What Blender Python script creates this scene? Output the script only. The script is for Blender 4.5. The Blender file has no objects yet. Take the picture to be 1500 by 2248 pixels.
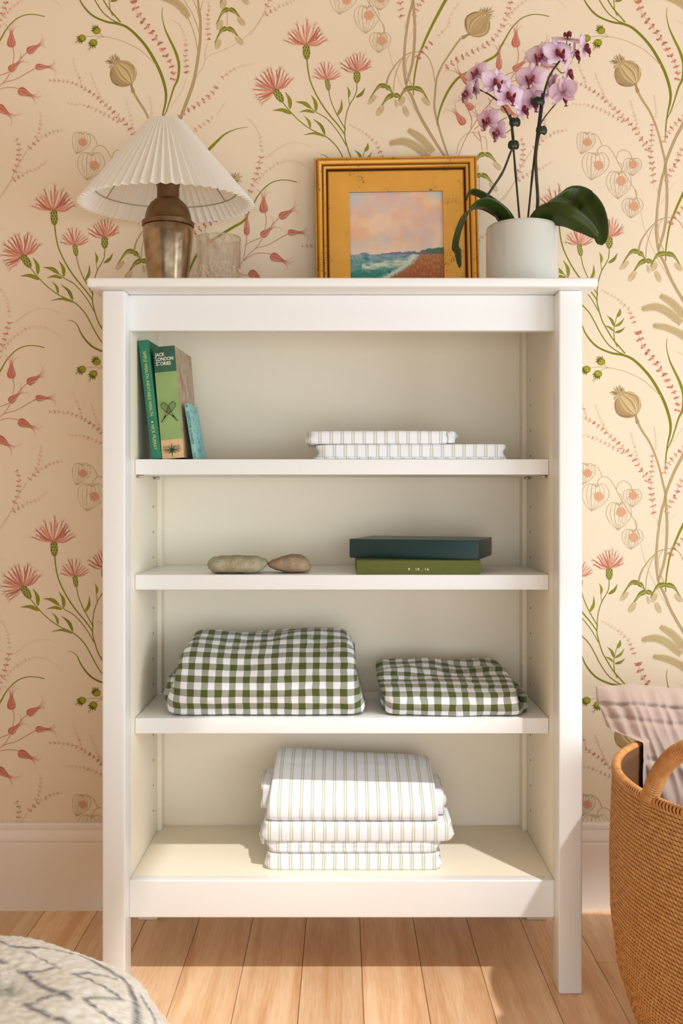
import bpy, bmesh, math, random
import numpy as np
from mathutils import Vector, Matrix, noise
random.seed(7)
PI = math.pi
C = bpy.context.scene.collection
S = bpy.context.scene

# ------------------------------------------------------------------ camera
CX, CY, FPX, DIST, EYE = 751.0, 1090.0, 2185.6, 1.75, 0.875
cam_d = bpy.data.cameras.new('camera'); cam = bpy.data.objects.new('camera', cam_d); C.objects.link(cam)
cam.location = (0, -DIST, EYE); cam.rotation_euler = (PI/2, 0, 0)
cam_d.sensor_fit = 'VERTICAL'; cam_d.sensor_height = 36.0; cam_d.lens = FPX/2248*36.0
cam_d.shift_x = (750-CX)/2248; cam_d.shift_y = (CY-1124)/2248
cam_d.clip_start = 0.05
cam_d.dof.use_dof = True; cam_d.dof.focus_distance = 1.92; cam_d.dof.aperture_fstop = 9.0
S.camera = cam

# ------------------------------------------------------------------ light
w = bpy.data.worlds.new('world'); S.world = w; w.use_nodes = True
bg = w.node_tree.nodes['Background']; bg.inputs[0].default_value = (1.0, 0.91, 0.82, 1); bg.inputs[1].default_value = 0.29
sun_d = bpy.data.lights.new('sun', 'SUN'); sun = bpy.data.objects.new('sun', sun_d); C.objects.link(sun)
sun_d.energy = 2.1; sun_d.angle = math.radians(1.3); sun_d.color = (1.0, 0.97, 0.93)
SUNV = Vector((-0.35, 0.56, -1.0))
sun.rotation_euler = SUNV.to_track_quat('-Z', 'Y').to_euler(); sun.location = (0.9, -1.5, 3.4)
def area(name, loc, aim, sx, sy, e, col):
    d = bpy.data.lights.new(name, 'AREA'); d.shape = 'RECTANGLE'; d.size = sx; d.size_y = sy; d.energy = e; d.color = col
    o = bpy.data.objects.new(name, d); C.objects.link(o); o.location = loc
    o.rotation_euler = (Vector(aim)-Vector(loc)).to_track_quat('-Z', 'Y').to_euler()
    return o
area('window_light', (1.83, -0.95, 0.9), (0.2, 0.2, 0.75), 1.4, 1.1, 29.0, (0.78, 0.92, 1.0))
area('rear_fill_light', (0.6, -3.2, 0.60), (0.1, 0.2, 0.5), 2.6, 1.1, 36.0, (0.88, 0.96, 1.0))  # fill lamp added behind the camera, no window there
S.view_settings.view_transform = 'Standard'; S.view_settings.look = 'None'
S.view_settings.exposure = 0.0; S.view_settings.gamma = 1.0; S.view_settings.use_curve_mapping = False
S.cycles.use_denoising = True
S.cycles.max_bounces = 10; S.cycles.transparent_max_bounces = 12; S.cycles.sample_clamp_indirect = 6.0
S.cycles.caustics_reflective = False; S.cycles.caustics_refractive = False

# ------------------------------------------------------------------ helpers
def at(px, py, Y):
    k = 1+Y/DIST
    return Vector(((px-CX)/1249*k, Y, EYE-(py-CY)/1249*k))
def lin(c):
    return tuple((v/255/12.92 if v/255 <= 0.04045 else ((v/255+0.055)/1.055)**2.4) for v in c)
def wloc(p):
    v = Vector((0, 0, 0))
    while p is not None:
        v += p.location; p = p.parent
    return v
def thing(name, loc, label, cat, group=None):
    o = bpy.data.objects.new(name, None); C.objects.link(o); o.location = loc
    o.empty_display_size = 0.05
    return tag(o, label, cat, group)
def tag(o, label, cat, group=None):
    o['label'] = label; o['category'] = cat
    if group: o['group'] = group
    return o
def obj(name, verts, faces, mat, parent=None, smooth=True, uv=None, col=None, origin=None, auto=None):
    off = wloc(parent) if parent is not None else (Vector(origin) if origin is not None else Vector((0, 0, 0)))
    me = bpy.data.meshes.new(name)
    if isinstance(verts, np.ndarray):
        vv = verts - np.array(off)
        me.from_pydata([], [], []) if False else None
        me.vertices.add(len(vv)); me.vertices.foreach_set('co', vv.astype(np.float32).ravel())
        f = np.asarray(faces, dtype=np.int32)
        me.loops.add(f.size); me.loops.foreach_set('vertex_index', f.ravel())
        me.polygons.add(len(f)); me.polygons.foreach_set('loop_start', np.arange(0, f.size, f.shape[1], dtype=np.int32))
        me.polygons.foreach_set('loop_total', np.full(len(f), f.shape[1], dtype=np.int32))
        me.update(calc_edges=True)
    else:
        me.from_pydata([tuple(Vector(v)-off) for v in verts], [], faces); me.update()
    if smooth: me.polygons.foreach_set('use_smooth', [True]*len(me.polygons))
    if uv is not None:
        ul = me.uv_layers.new(name='UVMap')
        li = np.empty(len(me.loops), dtype=np.int32); me.loops.foreach_get('vertex_index', li)
        ul.data.foreach_set('uv', np.asarray(uv, dtype=np.float32)[li].ravel())
    if col is not None:
        ca = me.color_attributes.new('Col', 'FLOAT_COLOR', 'POINT')
        ca.data.foreach_set('color', np.asarray(col, dtype=np.float32).ravel())
    me.materials.append(mat)
    o = bpy.data.objects.new(name, me); C.objects.link(o)
    if parent is not None: o.parent = parent
    elif origin is not None: o.location = origin
    if smooth and auto: 
        me.set_sharp_from_angle(angle=math.radians(auto))
    return o
def box(name, x0, x1, y0, y1, z0, z1, mat, parent=None, bev=0.0015, M=None, seg=2, origin=None):
    bm = bmesh.new()
    bmesh.ops.create_cube(bm, size=1.0)
    for v in bm.verts:
        v.co = Vector((x0+(v.co.x+.5)*(x1-x0), y0+(v.co.y+.5)*(y1-y0), z0+(v.co.z+.5)*(z1-z0)))
    if bev > 0:
        bmesh.ops.bevel(bm, geom=bm.edges[:], offset=bev, segments=seg, affect='EDGES', profile=0.6)
    if M is not None: bm.transform(M)
    vs = [v.co.copy() for v in bm.verts]; bm.verts.index_update()
    fs = [[v.index for v in f.verts] for f in bm.faces]; bm.free()
    return obj(name, vs, fs, mat, parent, smooth=True, auto=35 if bev > 0 else 20, origin=origin)
class MB:
    def __init__(s): s.v = []; s.f = []; s.uv = []; s.c = []
    def add(s, vs, fs, uv=None, c=None):
        n = len(s.v); s.v += [Vector(v) for v in vs]; s.f += [tuple(i+n for i in f) for f in fs]
        if uv: s.uv += uv
        if c: s.c += c
    def build(s, name, mat, parent=None, **k):
        if s.uv: k['uv'] = s.uv
        if s.c: k['col'] = s.c
        return obj(name, s.v, s.f, mat, parent, **k)
def lathe(mb, prof, c, n=48, M=None):
    vs = []; fs = []
    for (r, z) in prof:
        for i in range(n):
            a = 2*PI*i/n; vs.append(Vector((r*math.cos(a), r*math.sin(a), z)))
    m = len(prof)
    for j in range(m-1):
        for i in range(n):
            fs.append((j*n+i, j*n+(i+1) % n, (j+1)*n+(i+1) % n, (j+1)*n+i))
    if prof[0][0] > 1e-5: fs.append(tuple(reversed(range(n))))
    if prof[-1][0] > 1e-5: fs.append(tuple((m-1)*n+i for i in range(n)))
    if M is not None: vs = [M @ v for v in vs]
    mb.add([v+Vector(c) for v in vs], fs)
def catmull(pts, n=8, closed=False):
    P = [np.array(p, float) for p in pts]; out = []; L = len(P)
    rng = range(L) if closed else range(L-1)
    for i in rng:
        if closed: a, b, c, d = P[(i-1) % L], P[i], P[(i+1) % L], P[(i+2) % L]
        else: a, b, c, d = P[max(i-1, 0)], P[i], P[i+1], P[min(i+2, L-1)]
        for j in range(n):
            t = j/n
            out.append(0.5*((2*b)+(-a+c)*t+(2*a-5*b+4*c-d)*t*t+(-a+3*b-3*c+d)*t**3))
    if not closed: out.append(P[-1])
    return out
def tube(mb, pts, rad, n=8, cap=True):
    P = [Vector(p) for p in pts]; vs = []; fs = []; m = len(P)
    up = Vector((0.13, 0.97, 0.2)).normalized()
    for i in range(m):
        t = (P[min(i+1, m-1)]-P[max(i-1, 0)]).normalized()
        a = t.cross(up)
        if a.length < 1e-4: a = t.cross(Vector((1, 0, 0)))
        a.normalize(); b = t.cross(a).normalized(); up = b.cross(t) if False else up
        r = rad[i] if isinstance(rad, (list, tuple)) else rad
        for k in range(n):
            an = 2*PI*k/n; vs.append(P[i]+a*(r*math.cos(an))+b*(r*math.sin(an)))
    for i in range(m-1):
        for k in range(n): fs.append((i*n+k, i*n+(k+1) % n, (i+1)*n+(k+1) % n, (i+1)*n+k))
    if cap: fs.append(tuple(reversed(range(n)))); fs.append(tuple((m-1)*n+k for k in range(n)))
    mb.add(vs, fs)
def txt(body, size, M, mat, parent, name='lettering', sx=1.0, space=1.0, align='LEFT', bold=0.0):
    cu = bpy.data.curves.new('t', 'FONT'); cu.body = body; cu.size = size; cu.align_x = align; cu.align_y = 'CENTER'
    cu.space_character = space; cu.offset = bold; cu.resolution_u = 3; cu.space_line = 0.95
    t = bpy.data.objects.new('t', cu); C.objects.link(t)
    bpy.context.view_layer.update()
    me = bpy.data.meshes.new_from_object(t.evaluated_get(bpy.context.evaluated_depsgraph_get()))
    bpy.data.objects.remove(t)
    me.transform(M @ Matrix.Diagonal((sx, 1, 1, 1)))
    me.transform(Matrix.Translation(-wloc(parent)))
    me.name = name; me.materials.clear(); me.materials.append(mat)
    o = bpy.data.objects.new(name, me); C.objects.link(o); o.parent = parent
    return o

# ------------------------------------------------------------------ materials
def mat(name, col, rough=0.5, metal=0.0, spec=None, bump=None, var=None, sheen=0, coat=0, trans=0, sss=0):
    m = bpy.data.materials.new(name); m.use_nodes = True; nt = m.node_tree; b = nt.nodes['Principled BSDF']
    c = lin(col) if max(col) > 1.01 else col
    b.inputs['Base Color'].default_value = (*c, 1); b.inputs['Roughness'].default_value = rough; b.inputs['Metallic'].default_value = metal
    if spec is not None: b.inputs['Specular IOR Level'].default_value = spec
    if sheen: b.inputs['Sheen Weight'].default_value = sheen
    if coat: b.inputs['Coat Weight'].default_value = coat; b.inputs['Coat Roughness'].default_value = 0.15
    if trans: b.inputs['Transmission Weight'].default_value = trans
    if sss: b.inputs['Subsurface Weight'].default_value = sss; b.inputs['Subsurface Radius'].default_value = (0.01, 0.008, 0.006)
    tc = None
    if bump or var: tc = nt.nodes.new('ShaderNodeTexCoord')
    if var:   # (scale, colour2, contrast lo, hi, stretch)
        sc, c2, lo, hi = var[:4]
        n = nt.nodes.new('ShaderNodeTexNoise'); n.inputs['Scale'].default_value = sc; n.inputs['Detail'].default_value = 6
        src = tc.outputs['Object']
        if len(var) > 4:
            mp = nt.nodes.new('ShaderNodeMapping'); mp.inputs['Scale'].default_value = var[4]; nt.links.new(src, mp.inputs[0]); src = mp.outputs[0]
        nt.links.new(src, n.inputs['Vector'])
        r = nt.nodes.new('ShaderNodeValToRGB'); r.color_ramp.elements[0].position = lo; r.color_ramp.elements[1].position = hi
        r.color_ramp.elements[0].color = (*c, 1); r.color_ramp.elements[1].color = (*(lin(c2)), 1)
        nt.links.new(n.outputs[0], r.inputs[0]); nt.links.new(r.outputs[0], b.inputs['Base Color'])
    if bump:  # (scale, strength, distance)
        n = nt.nodes.new('ShaderNodeTexNoise'); n.inputs['Scale'].default_value = bump[0]; n.inputs['Detail'].default_value = 4
        nt.links.new(tc.outputs['Object'], n.inputs['Vector'])
        bp = nt.nodes.new('ShaderNodeBump'); bp.inputs['Strength'].default_value = bump[1]; bp.inputs['Distance'].default_value = bump[2]
        nt.links.new(n.outputs[0], bp.inputs['Height']); nt.links.new(bp.outputs[0], b.inputs['Normal'])
    return m
def mat_attr(name, rough=0.8, bump=None, metal=0, mul=None, spec=0.3):
    m = mat(name, (1, 1, 1), rough, metal, spec=spec, bump=bump); nt = m.node_tree; b = nt.nodes['Principled BSDF']
    a = nt.nodes.new('ShaderNodeAttribute'); a.attribute_name = 'Col'
    nt.links.new(a.outputs['Color'], b.inputs['Base Color'])
    return m
class NT:
    def __init__(s, m): s.nt = m.node_tree; s.b = s.nt.nodes['Principled BSDF']
    def n(s, t, **k):
        nd = s.nt.nodes.new(t)
        for a, v in k.items(): setattr(nd, a, v)
        return nd
    def math(s, op, a, b=None, c=None):
        nd = s.nt.nodes.new('ShaderNodeMath'); nd.operation = op
        for i, x in enumerate((a, b, c)):
            if x is None: continue
            if isinstance(x, (int, float)): nd.inputs[i].default_value = x
            else: s.nt.links.new(x, nd.inputs[i])
        return nd.outputs[0]
    def mix(s, f, a, b):
        nd = s.nt.nodes.new('ShaderNodeMix'); nd.data_type = 'RGBA'
        for i, x in ((0, f), (6, a), (7, b)):
            if isinstance(x, (int, float)): nd.inputs[i].default_value = x
            elif isinstance(x, tuple): nd.inputs[i].default_value = (*x, 1)
            else: s.nt.links.new(x, nd.inputs[i])
        return nd.outputs[2]
    def link(s, a, b): s.nt.links.new(a, b)
def uvxy(t):
    u = t.n('ShaderNodeUVMap'); sp = t.n('ShaderNodeSeparateXYZ'); t.link(u.outputs[0], sp.inputs[0])
    return sp.outputs[0], sp.outputs[1], u
def weave_bump(t, u, v, sc=2200.0, st=0.25):
    a = t.math('SINE', t.math('MULTIPLY', u, sc)); b = t.math('SINE', t.math('MULTIPLY', v, sc))
    bp = t.n('ShaderNodeBump'); bp.inputs['Strength'].default_value = st; bp.inputs['Distance'].default_value = 0.0004
    tc = t.n('ShaderNodeTexCoord'); nz = t.n('ShaderNodeTexNoise'); nz.inputs['Scale'].default_value = 160; nz.inputs['Detail'].default_value = 5
    t.link(tc.outputs['Object'], nz.inputs['Vector'])
    h = t.math('ADD', t.math('MULTIPLY', t.math('MULTIPLY', a, b), 0.3), t.math('MULTIPLY', nz.outputs[0], 2.0))
    t.link(h, bp.inputs['Height']); t.link(bp.outputs[0], t.b.inputs['Normal'])
def mat_gingham():
    m = mat('gingham', (240, 240, 240), 0.9, spec=0.15, sheen=0.2); t = NT(m); u, v, un = uvxy(t)
    P = 0.0258
    def band(x): return t.math('LESS_THAN', t.math('FRACT', t.math('DIVIDE', x, P)), 0.5)
    a, b = band(u), band(v)
    s = t.math('ADD', a, b)
    nz = t.n('ShaderNodeTexNoise'); nz.inputs['Scale'].default_value = 1500; nz.inputs['Detail'].default_value = 2; t.link(un.outputs[0], nz.inputs['Vector'])
    f = t.math('MULTIPLY', t.math('SUBTRACT', nz.outputs[0], 0.35), 2.2)
    white = lin((236, 236, 240)); grey = t.mix(f, lin((120, 124, 100)), lin((206, 206, 204))); ol = t.mix(f, lin((66, 74, 26)), lin((104, 110, 52)))
    c1 = t.mix(t.math('GREATER_THAN', s, 0.5), white, grey); c2 = t.mix(t.math('GREATER_THAN', s, 1.5), c1, ol)
    t.link(c2, t.b.inputs['Base Color']); weave_bump(t, u, v); return m
def mat_stripe():
    m = mat('ticking_stripe', (240, 240, 245), 0.85, spec=0.15, sheen=0.1); t = NT(m); u, v, un = uvxy(t)
    P = 0.0204; f = t.math('FRACT', t.math('DIVIDE', u, P))
    def line(c, w_): return t.math('LESS_THAN', t.math('ABSOLUTE', t.math('SUBTRACT', f, c)), w_)
    s = t.math('ADD', line(0.40, 0.055), line(0.60, 0.055))
    c = t.mix(s, lin((240, 242, 248)), lin((202, 202, 184)))
    t.link(c, t.b.inputs['Base Color']); weave_bump(t, u, v, 2600, 0.12); return m
def mat_wood():
    m = mat('oak', (190, 140, 100), 0.34, spec=0.45); t = NT(m)
    tc = t.n('ShaderNodeTexCoord'); oi = t.n('ShaderNodeObjectInfo')
    mp = t.n('ShaderNodeMapping'); mp.inputs['Scale'].default_value = (26, 1.6, 26); t.link(tc.outputs['Object'], mp.inputs[0])
    ad = t.n('ShaderNodeVectorMath', operation='ADD'); cb = t.n('ShaderNodeCombineXYZ')
    t.link(t.math('MULTIPLY', oi.outputs['Random'], 40.0), cb.inputs[0]); t.link(t.math('MULTIPLY', oi.outputs['Random'], 91.0), cb.inputs[1])
    t.link(mp.outputs[0], ad.inputs[0]); t.link(cb.outputs[0], ad.inputs[1])
    n1 = t.n('ShaderNodeTexNoise'); n1.inputs['Scale'].default_value = 0.9; n1.inputs['Detail'].default_value = 5; n1.inputs['Distortion'].default_value = 0.6
    t.link(ad.outputs[0], n1.inputs['Vector'])
    n2 = t.n('ShaderNodeTexNoise'); n2.inputs['Scale'].default_value = 9; n2.inputs['Detail'].default_value = 6; t.link(ad.outputs[0], n2.inputs['Vector'])
    f = t.math('ADD', t.math('MULTIPLY', n1.outputs[0], 0.7), t.math('MULTIPLY', n2.outputs[0], 0.35))
    r = t.n('ShaderNodeValToRGB'); e = r.color_ramp.elements; e[0].position = 0.38; e[1].position = 0.66
    e[0].color = (*lin((216, 166, 122)), 1); e[1].color = (*lin((247, 212, 174)), 1); t.link(f, r.inputs[0])
    h = t.n('ShaderNodeHueSaturation'); t.link(r.outputs[0], h.inputs['Color'])
    t.link(t.math('ADD', 0.90, t.math('MULTIPLY', oi.outputs['Random'], 0.2)), h.inputs['Value'])
    t.link(h.outputs[0], t.b.inputs['Base Color'])
    bp = t.n('ShaderNodeBump'); bp.inputs['Strength'].default_value = 0.12; bp.inputs['Distance'].default_value = 0.0006
    t.link(n2.outputs[0], bp.inputs['Height']); t.link(bp.outputs[0], t.b.inputs['Normal']); return m

M_white = mat('bookcase_paint', (238, 238, 237), 0.38, spec=0.4, bump=(14, 0.03, 0.002))
M_inner = mat('bookcase_paint_bounce_lit', (247, 237, 218), 0.5, spec=0.3, bump=(14, 0.03, 0.002))  # bookcase white again, warmed and lightened to carry bounced light inside
M_trim = mat('trim_paint', (244, 234, 226), 0.45)
PAPER = (236, 217, 192)
M_wall = mat('wallpaper_ground', PAPER, 0.85, spec=0.2, bump=(300, 0.06, 0.0004))
M_print = mat_attr('wallpaper_ink', 0.85, spec=0.2)
M_ceil = mat('ceiling_paint', (240, 232, 220), 0.8)
M_wood = mat_wood()
M_gap = mat('plank_gap', (70, 62, 40), 0.9)
M_dark = mat('dark_hole', (90, 74, 52), 0.9)
M_steel = mat('steel', (200, 196, 190), 0.35, metal=0.9)
M_ging = mat_gingham(); M_stripe = mat_stripe()

# ------------------------------------------------------------------ room
ZC = 2.637; WY = 0.37
def struct(o): o['kind'] = 'structure'; return o
wall = struct(box('wall_back', -1.95, 1.95, WY, WY+0.1, 0.0, ZC, M_wall, bev=0))
struct(box('wall_left', -2.05, -1.95, -3.3, WY, 0.0, ZC, M_wall, bev=0))
fl = struct(box('floor', -1.95, 1.95, -3.3, WY, -0.06, -0.012, M_gap, bev=0))
# ceiling with an invented, unseen opening that trims the sun patch
SKX0, SKX1, SKY0, SKY1 = 0.50, 1.55, -1.95, -1.10
mb = MB()
def addbox(mb, x0, x1, y0, y1, z0, z1):
    v = [(x, y, z) for x in (x0, x1) for y in (y0, y1) for z in (z0, z1)]
    mb.add(v, [(0, 1, 3, 2), (4, 6, 7, 5), (0, 4, 5, 1), (2, 3, 7, 6), (0, 2, 6, 4), (1, 5, 7, 3)])
addbox(mb, -2.05, SKX0, -3.3, WY, ZC, ZC+0.05); addbox(mb, SKX1, 2.05, -3.3, WY, ZC, ZC+0.05)
addbox(mb, SKX0, SKX1, SKY1, WY, ZC, ZC+0.05); addbox(mb, SKX0, SKX1, -3.3, SKY0, ZC, ZC+0.05)
struct(mb.build('ceiling', M_ceil, smooth=False))
mb = MB()   # right wall with a wide window opening
addbox(mb, 1.95, 2.05, -3.3, -2.3, 0, ZC); addbox(mb, 1.95, 2.05, -0.4, WY, 0, ZC)
addbox(mb, 1.95, 2.05, -2.3, -0.4, 0, 0.35); addbox(mb, 1.95, 2.05, -2.3, -0.4, 2.2, ZC)
struct(mb.build('wall_right', M_wall, smooth=False))

# baseboards
def baseboard(name, x0, x1):
    pr = [(.0, .0), (.018, .0), (.018, .1405), (.0155, .1435), (.0155, .1445), (.0185, .1475), (.0185, .156), (.0145, .165), (.013, .170), (.0145, .172), (.0145, .180), (.012, .183), (.0, .183)]
    vs = [(x, WY-d, z) for x in (x0, x1) for d, z in pr]; n = len(pr)
    fs = [(i, i+1, n+i+1, n+i) for i in range(n-1)]+[tuple(reversed(range(n))), tuple(n+i for i in range(n))]
    return struct(obj(name, vs, fs, M_trim, smooth=True, auto=30))
baseboard('baseboard_back', -1.95, 1.95)

# floor planks, each board its own part
PW = 0.1107; x = 0.3688+PW-PW*21; rnd = random.Random(3)
col = 0; xs = []
while x < 1.9:
    xs.append(x); x += PW
for x in xs:
    x0, x1 = max(x, -1.95)+0.0005, min(x+PW, 1.95)-0.0005
    if x1-x0 < 0.02: continue
    y = WY; first = True
    near = abs(x-(0.3688+PW)) < 0.01
    while y > -3.3:
        L = rnd.uniform(1.1, 2.0)
        if first: L = rnd.uniform(0.8, 1.9) if abs(x) > 0.45 else rnd.uniform(1.5, 2.1)
        if first and near: L = WY-0.121
        y2 = max(y-L, -3.3)
        box('plank', x0, x1, y2+0.0004, y-0.0004, -0.012, 0.0, M_wood, fl, bev=0.0007, seg=1)
        y = y2; first = False
print('planks ok')

# ------------------------------------------------------------------ wallpaper print (flat ink shapes, repeated half-drop)
TW, TV = 554.0, 727.0
KW = (1+WY/DIST)/1249
INKV = []; INKF = []; INKC = []; LAY = [0]
paper_l = np.array(lin(PAPER))
def ink(vs, fs, cs):
    n = len(INKV); LAY[0] += 1; z = LAY[0]
    for v in vs: INKV.append((v[0], v[1], z))
    for f in fs: INKF.append(tuple(i+n for i in f))
    INKC.extend(cs)
def bl(c, a):
    c = np.array(lin(c)); return tuple(paper_l*(1-a)+c*a)
def lerpw(ws, t):
    if isinstance(ws, (int, float)): return ws
    k = t*(len(ws)-1); i = min(int(k), len(ws)-2); return ws[i]+(ws[i+1]-ws[i])*(k-i)
def stroke(pts, ws, c, a=1.0, c2=None, n=6, edge=None):
    P = catmull(pts, n); m = len(P); vs = []; cs = []; fs = []
    for i, p in enumerate(P):
        t = i/(m-1); d = P[min(i+1, m-1)]-P[max(i-1, 0)]; L = math.hypot(*d) or 1; nx, ny = -d[1]/L, d[0]/L
        wd = max(lerpw(ws, t)/2, 0.12); al = lerpw(a, t)
        cc = c if c2 is None else tuple(c[k]+(c2[k]-c[k])*t for k in range(3))
        vs += [(p[0]-nx*wd, p[1]-ny*wd), (p[0], p[1]), (p[0]+nx*wd, p[1]+ny*wd)]
        ce = cc if edge is None else edge
        cs += [bl(ce, al), bl(cc, al), bl(ce, al)]
    for i in range(m-1):
        b = i*3; fs += [(b, b+1, b+4, b+3), (b+1, b+2, b+5, b+4)]
    ink(vs, fs, cs)
def blob(cx, cy, rx, ry, ang, c, a=1.0, cin=None, n=10, jit=0.0):
    vs = [(cx, cy)]; cs = [bl(cin or c, a)]; ca, sa = math.cos(ang), math.sin(ang)
    for i in range(n):
        t = 2*PI*i/n; j = 1+jit*(rp.random()-.5); x, y = rx*math.cos(t)*j, ry*math.sin(t)*j
        vs.append((cx+x*ca-y*sa, cy+x*sa+y*ca)); cs.append(bl(c, a))
    ink(vs, [(0, 1+i, 1+(i+1) % n) for i in range(n)], cs)
rp = random.Random(11)
PINK, PINKD, PINKL = (204, 112, 92), (164, 64, 52), (224, 150, 126)
GRN, GRND, GRNL = (142, 138, 34), (98, 98, 20), (176, 168, 70)
TAN, TAND, TANL = (178, 152, 104), (128, 98, 56), (206, 184, 140)
def sprig(pts, s0, s1, a0=1.0, a1=0.7, stem=0.5, sp=None):
    P = catmull(pts, 10); L = 0; d = 0
    if stem: stroke(pts, [0.8, 0.5], (196, 150, 116), a=[.8*a0*stem/.5*.5+.2, .4*a1], n=4)
    tot = sum(math.dist(P[i], P[i+1]) for i in range(len(P)-1)); nxt = 0
    for i in range(len(P)-1):
        seg = math.dist(P[i], P[i+1])
        while d+seg >= nxt:
            t = nxt/tot; s = s0+(s1-s0)*t; al = (a0+(a1-a0)*t)*.85
            u = (nxt-d)/seg if seg else 0; p = P[i]+(P[i+1]-P[i])*u
            dx, dy = (P[i+1]-P[i])/(seg or 1)
            k = max(2, int(s*.8))
            for q in range(k):
                off = (q-(k-1)/2)/max(k-1, 1)*s*1.5; arc = -abs(off)*0.28+(rp.random()-.5)*s*.5
                r = s*(0.22+0.2*rp.random())*(1.25-abs(off)/s*.5)
                cc = rp.choice([PINK, PINK, PINKD, PINKL])
                blob(p[0]-dy*off+dx*arc, p[1]+dx*off+dy*arc, r, r*.75, rp.random()*3, cc, al, n=7)
            nxt += (4.2+s*1.35)
        d += seg
def leaf(base, tip, w, c=GRN, bend=0.12):
    b = np.array(base, float); t = np.array(tip, float); d = t-b; nrm = np.array([-d[1], d[0]])
    mid = b+d*.5+nrm*bend
    stroke([b, mid, t], [w*.15, w*.8, w, w*.75, w*.35, w*.08], c, edge=GRND if rp.random() < .3 else c, n=6)
    stroke([b, mid, t], [.7, .3], GRNL, .8, n=5)
def calyx(p0, p1, w):
    a = np.array(p0, float); b = np.array(p1, float); d = b-a; L = np.hypot(*d); u = d/L; nn = np.array([-u[1], u[0]])
    stroke([a, a+d*.5, b], [w*.45, w*.75, w, w*1.0, w*.8, w*.3], GRN, edge=GRND, n=8)
    for r in range(4):
        for s in range(-1, 2):
            q = a+d*(.18+.2*r)+nn*((s+(.5 if r % 2 else 0))*w*.36)
            if abs((s+(.5 if r % 2 else 0))*w*.36) > w*.45: continue
            blob(q[0], q[1], L*.13, w*.13, math.atan2(u[1], u[0]), (86, 84, 18), 1, cin=(120, 120, 40), n=6)
            stroke([q-u*L*.13, q+nn*w*.17, q+u*L*.13], [.6, .9, .4], (206, 198, 110), .9, n=3)
            stroke([q-u*L*.13, q-nn*w*.17, q+u*L*.13], [.6, .9, .4], (206, 198, 110), .9, n=3)
def cornflower(c, d, R, spread=1.35, n=15):
    c = np.array(c, float); a0 = math.atan2(d[1], d[0])
    for i in range(n):
        f = (i/(n-1)-.5)*2; an = a0+f*spread+(rp.random()-.5)*.12; L = R*(0.82+.3*rp.random())*(1-.12*abs(f))
        e = c+L*np.array([math.cos(an), math.sin(an)]); bendv = np.array([-math.sin(an), math.cos(an)])*L*(.10*f+(rp.random()-.5)*.1)
        m = (c+e)/2+bendv
        cc = rp.choice([PINK, (214, 128, 106), PINKL, (190, 92, 76)])
        stroke([c, m, e], [1.6, 2.2, 3.4*R/45+.8, 4.6*R/45, 2.0], cc, [.95, .95, .85], n=5)
        for s in (-1, 0, 1):
            an2 = an+s*.42+(rp.random()-.5)*.25; l2 = R*(.16+.14*rp.random())
            e2 = e+l2*np.array([math.cos(an2), math.sin(an2)])
            stroke([m+(e-m)*.7, e, e2], [1.4, 1.8*R/45+.5, .4], cc, [.9, .8, .5], n=4)
        if i % 2: stroke([c, m, c+(e-c)*.8], [1.2, .9, .4], PINKD, [.8, .6, .2], n=4)
        if i % 3 == 0: stroke([c+(m-c)*.2, m+bendv*.1, c+(e-c)*.7], [.5, 1.2, .4], (240, 206, 180), .7, n=4)
def columbine(c, d, L, W, tails=4):
    c = np.array(c, float); an = math.atan2(d[1], d[0]); u = np.array([math.cos(an), math.sin(an)]); nn = np.array([-u[1], u[0]])
    stroke([c-u*L*.5, c, c+u*L*.62], [W*.35, W*.95, W, W*.8, W*.45, W*.2], PINK, .95, n=8, edge=(184, 84, 68))
    for s in (-.25, .22):
        stroke([c-u*L*.42+nn*W*s*.4, c+nn*W*s, c+u*L*.45+nn*W*s*.3], [.5, 1.3, .6], (238, 196, 166), .85, n=4)
    stroke([c-u*L*.4+nn*W*.34, c+nn*W*.40, c+u*L*.3+nn*W*.2], [1.5, 3, 1], PINKD, .55, n=4)
    for k in range(tails):
        s = (k-(tails-1)/2)/max(tails-1, 1)*2; q = c+u*L*.5+nn*W*.12*s
        l = L*(.5+.5*rp.random())
        p1 = q+u*l*.5+nn*s*l*.10; p2 = q+u*l*.95+nn*s*l*.5; p3 = q+u*l*.8+nn*s*l*.85
        stroke([q, p1, p2, p3], [2.2, 1.0, .7, .4], PINK, [.9, .8, .6, .35], n=4)
def physalis(c, w_, h_, tip, berry, br):
    cx, cy = c; tx, ty = tip; col_ = (168, 142, 92)
    top = (cx+(cx-tx)*.3, cy-h_*.42)
    for k in range(7):
        s = (k-3)/3; sx = s*w_*.5
        al = [.55, .85, .6]
        stroke([top, (cx+sx*.55, cy-h_*.56), (cx+sx*.97, cy-h_*.36), (cx+sx*1.04, cy-h_*.05), (cx+sx*.66+(tx-cx)*.4, cy+h_*.28), tip], [.8, 1.0, 1.0, .9, .8, 1.3] if k in (0, 6, 2) else [.4, .6, .6, .5, .5, .9], col_, al, n=5)
    for q in range(70):
        a = rp.random()*2*PI; r = math.sqrt(rp.random())*.46; x, y = cx+r*w_*math.cos(a), cy-h_*.06+r*h_*.8*math.sin(a)
        b_ = rp.random()*3; l = 2.2+rp.random()*2
        stroke([(x, y), (x+l*.5*math.cos(b_)+.4, y+l*.5*math.sin(b_)), (x+l*math.cos(b_), y+l*math.sin(b_))], .45, (186, 158, 108), .6, n=2)
    blob(berry[0], berry[1], br*.95, br*.95, 0, (226, 160, 118), .75, n=14)
    for i in range(90):
        a = i*2.39996; r = br*math.sqrt(i/90.0)*1.02
        blob(berry[0]+r*math.cos(a), berry[1]+r*math.sin(a), .62, .62, 0, rp.choice([(182, 72, 36), (206, 96, 52), (120, 52, 20), (196, 92, 50)]), .9, n=5)
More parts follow.
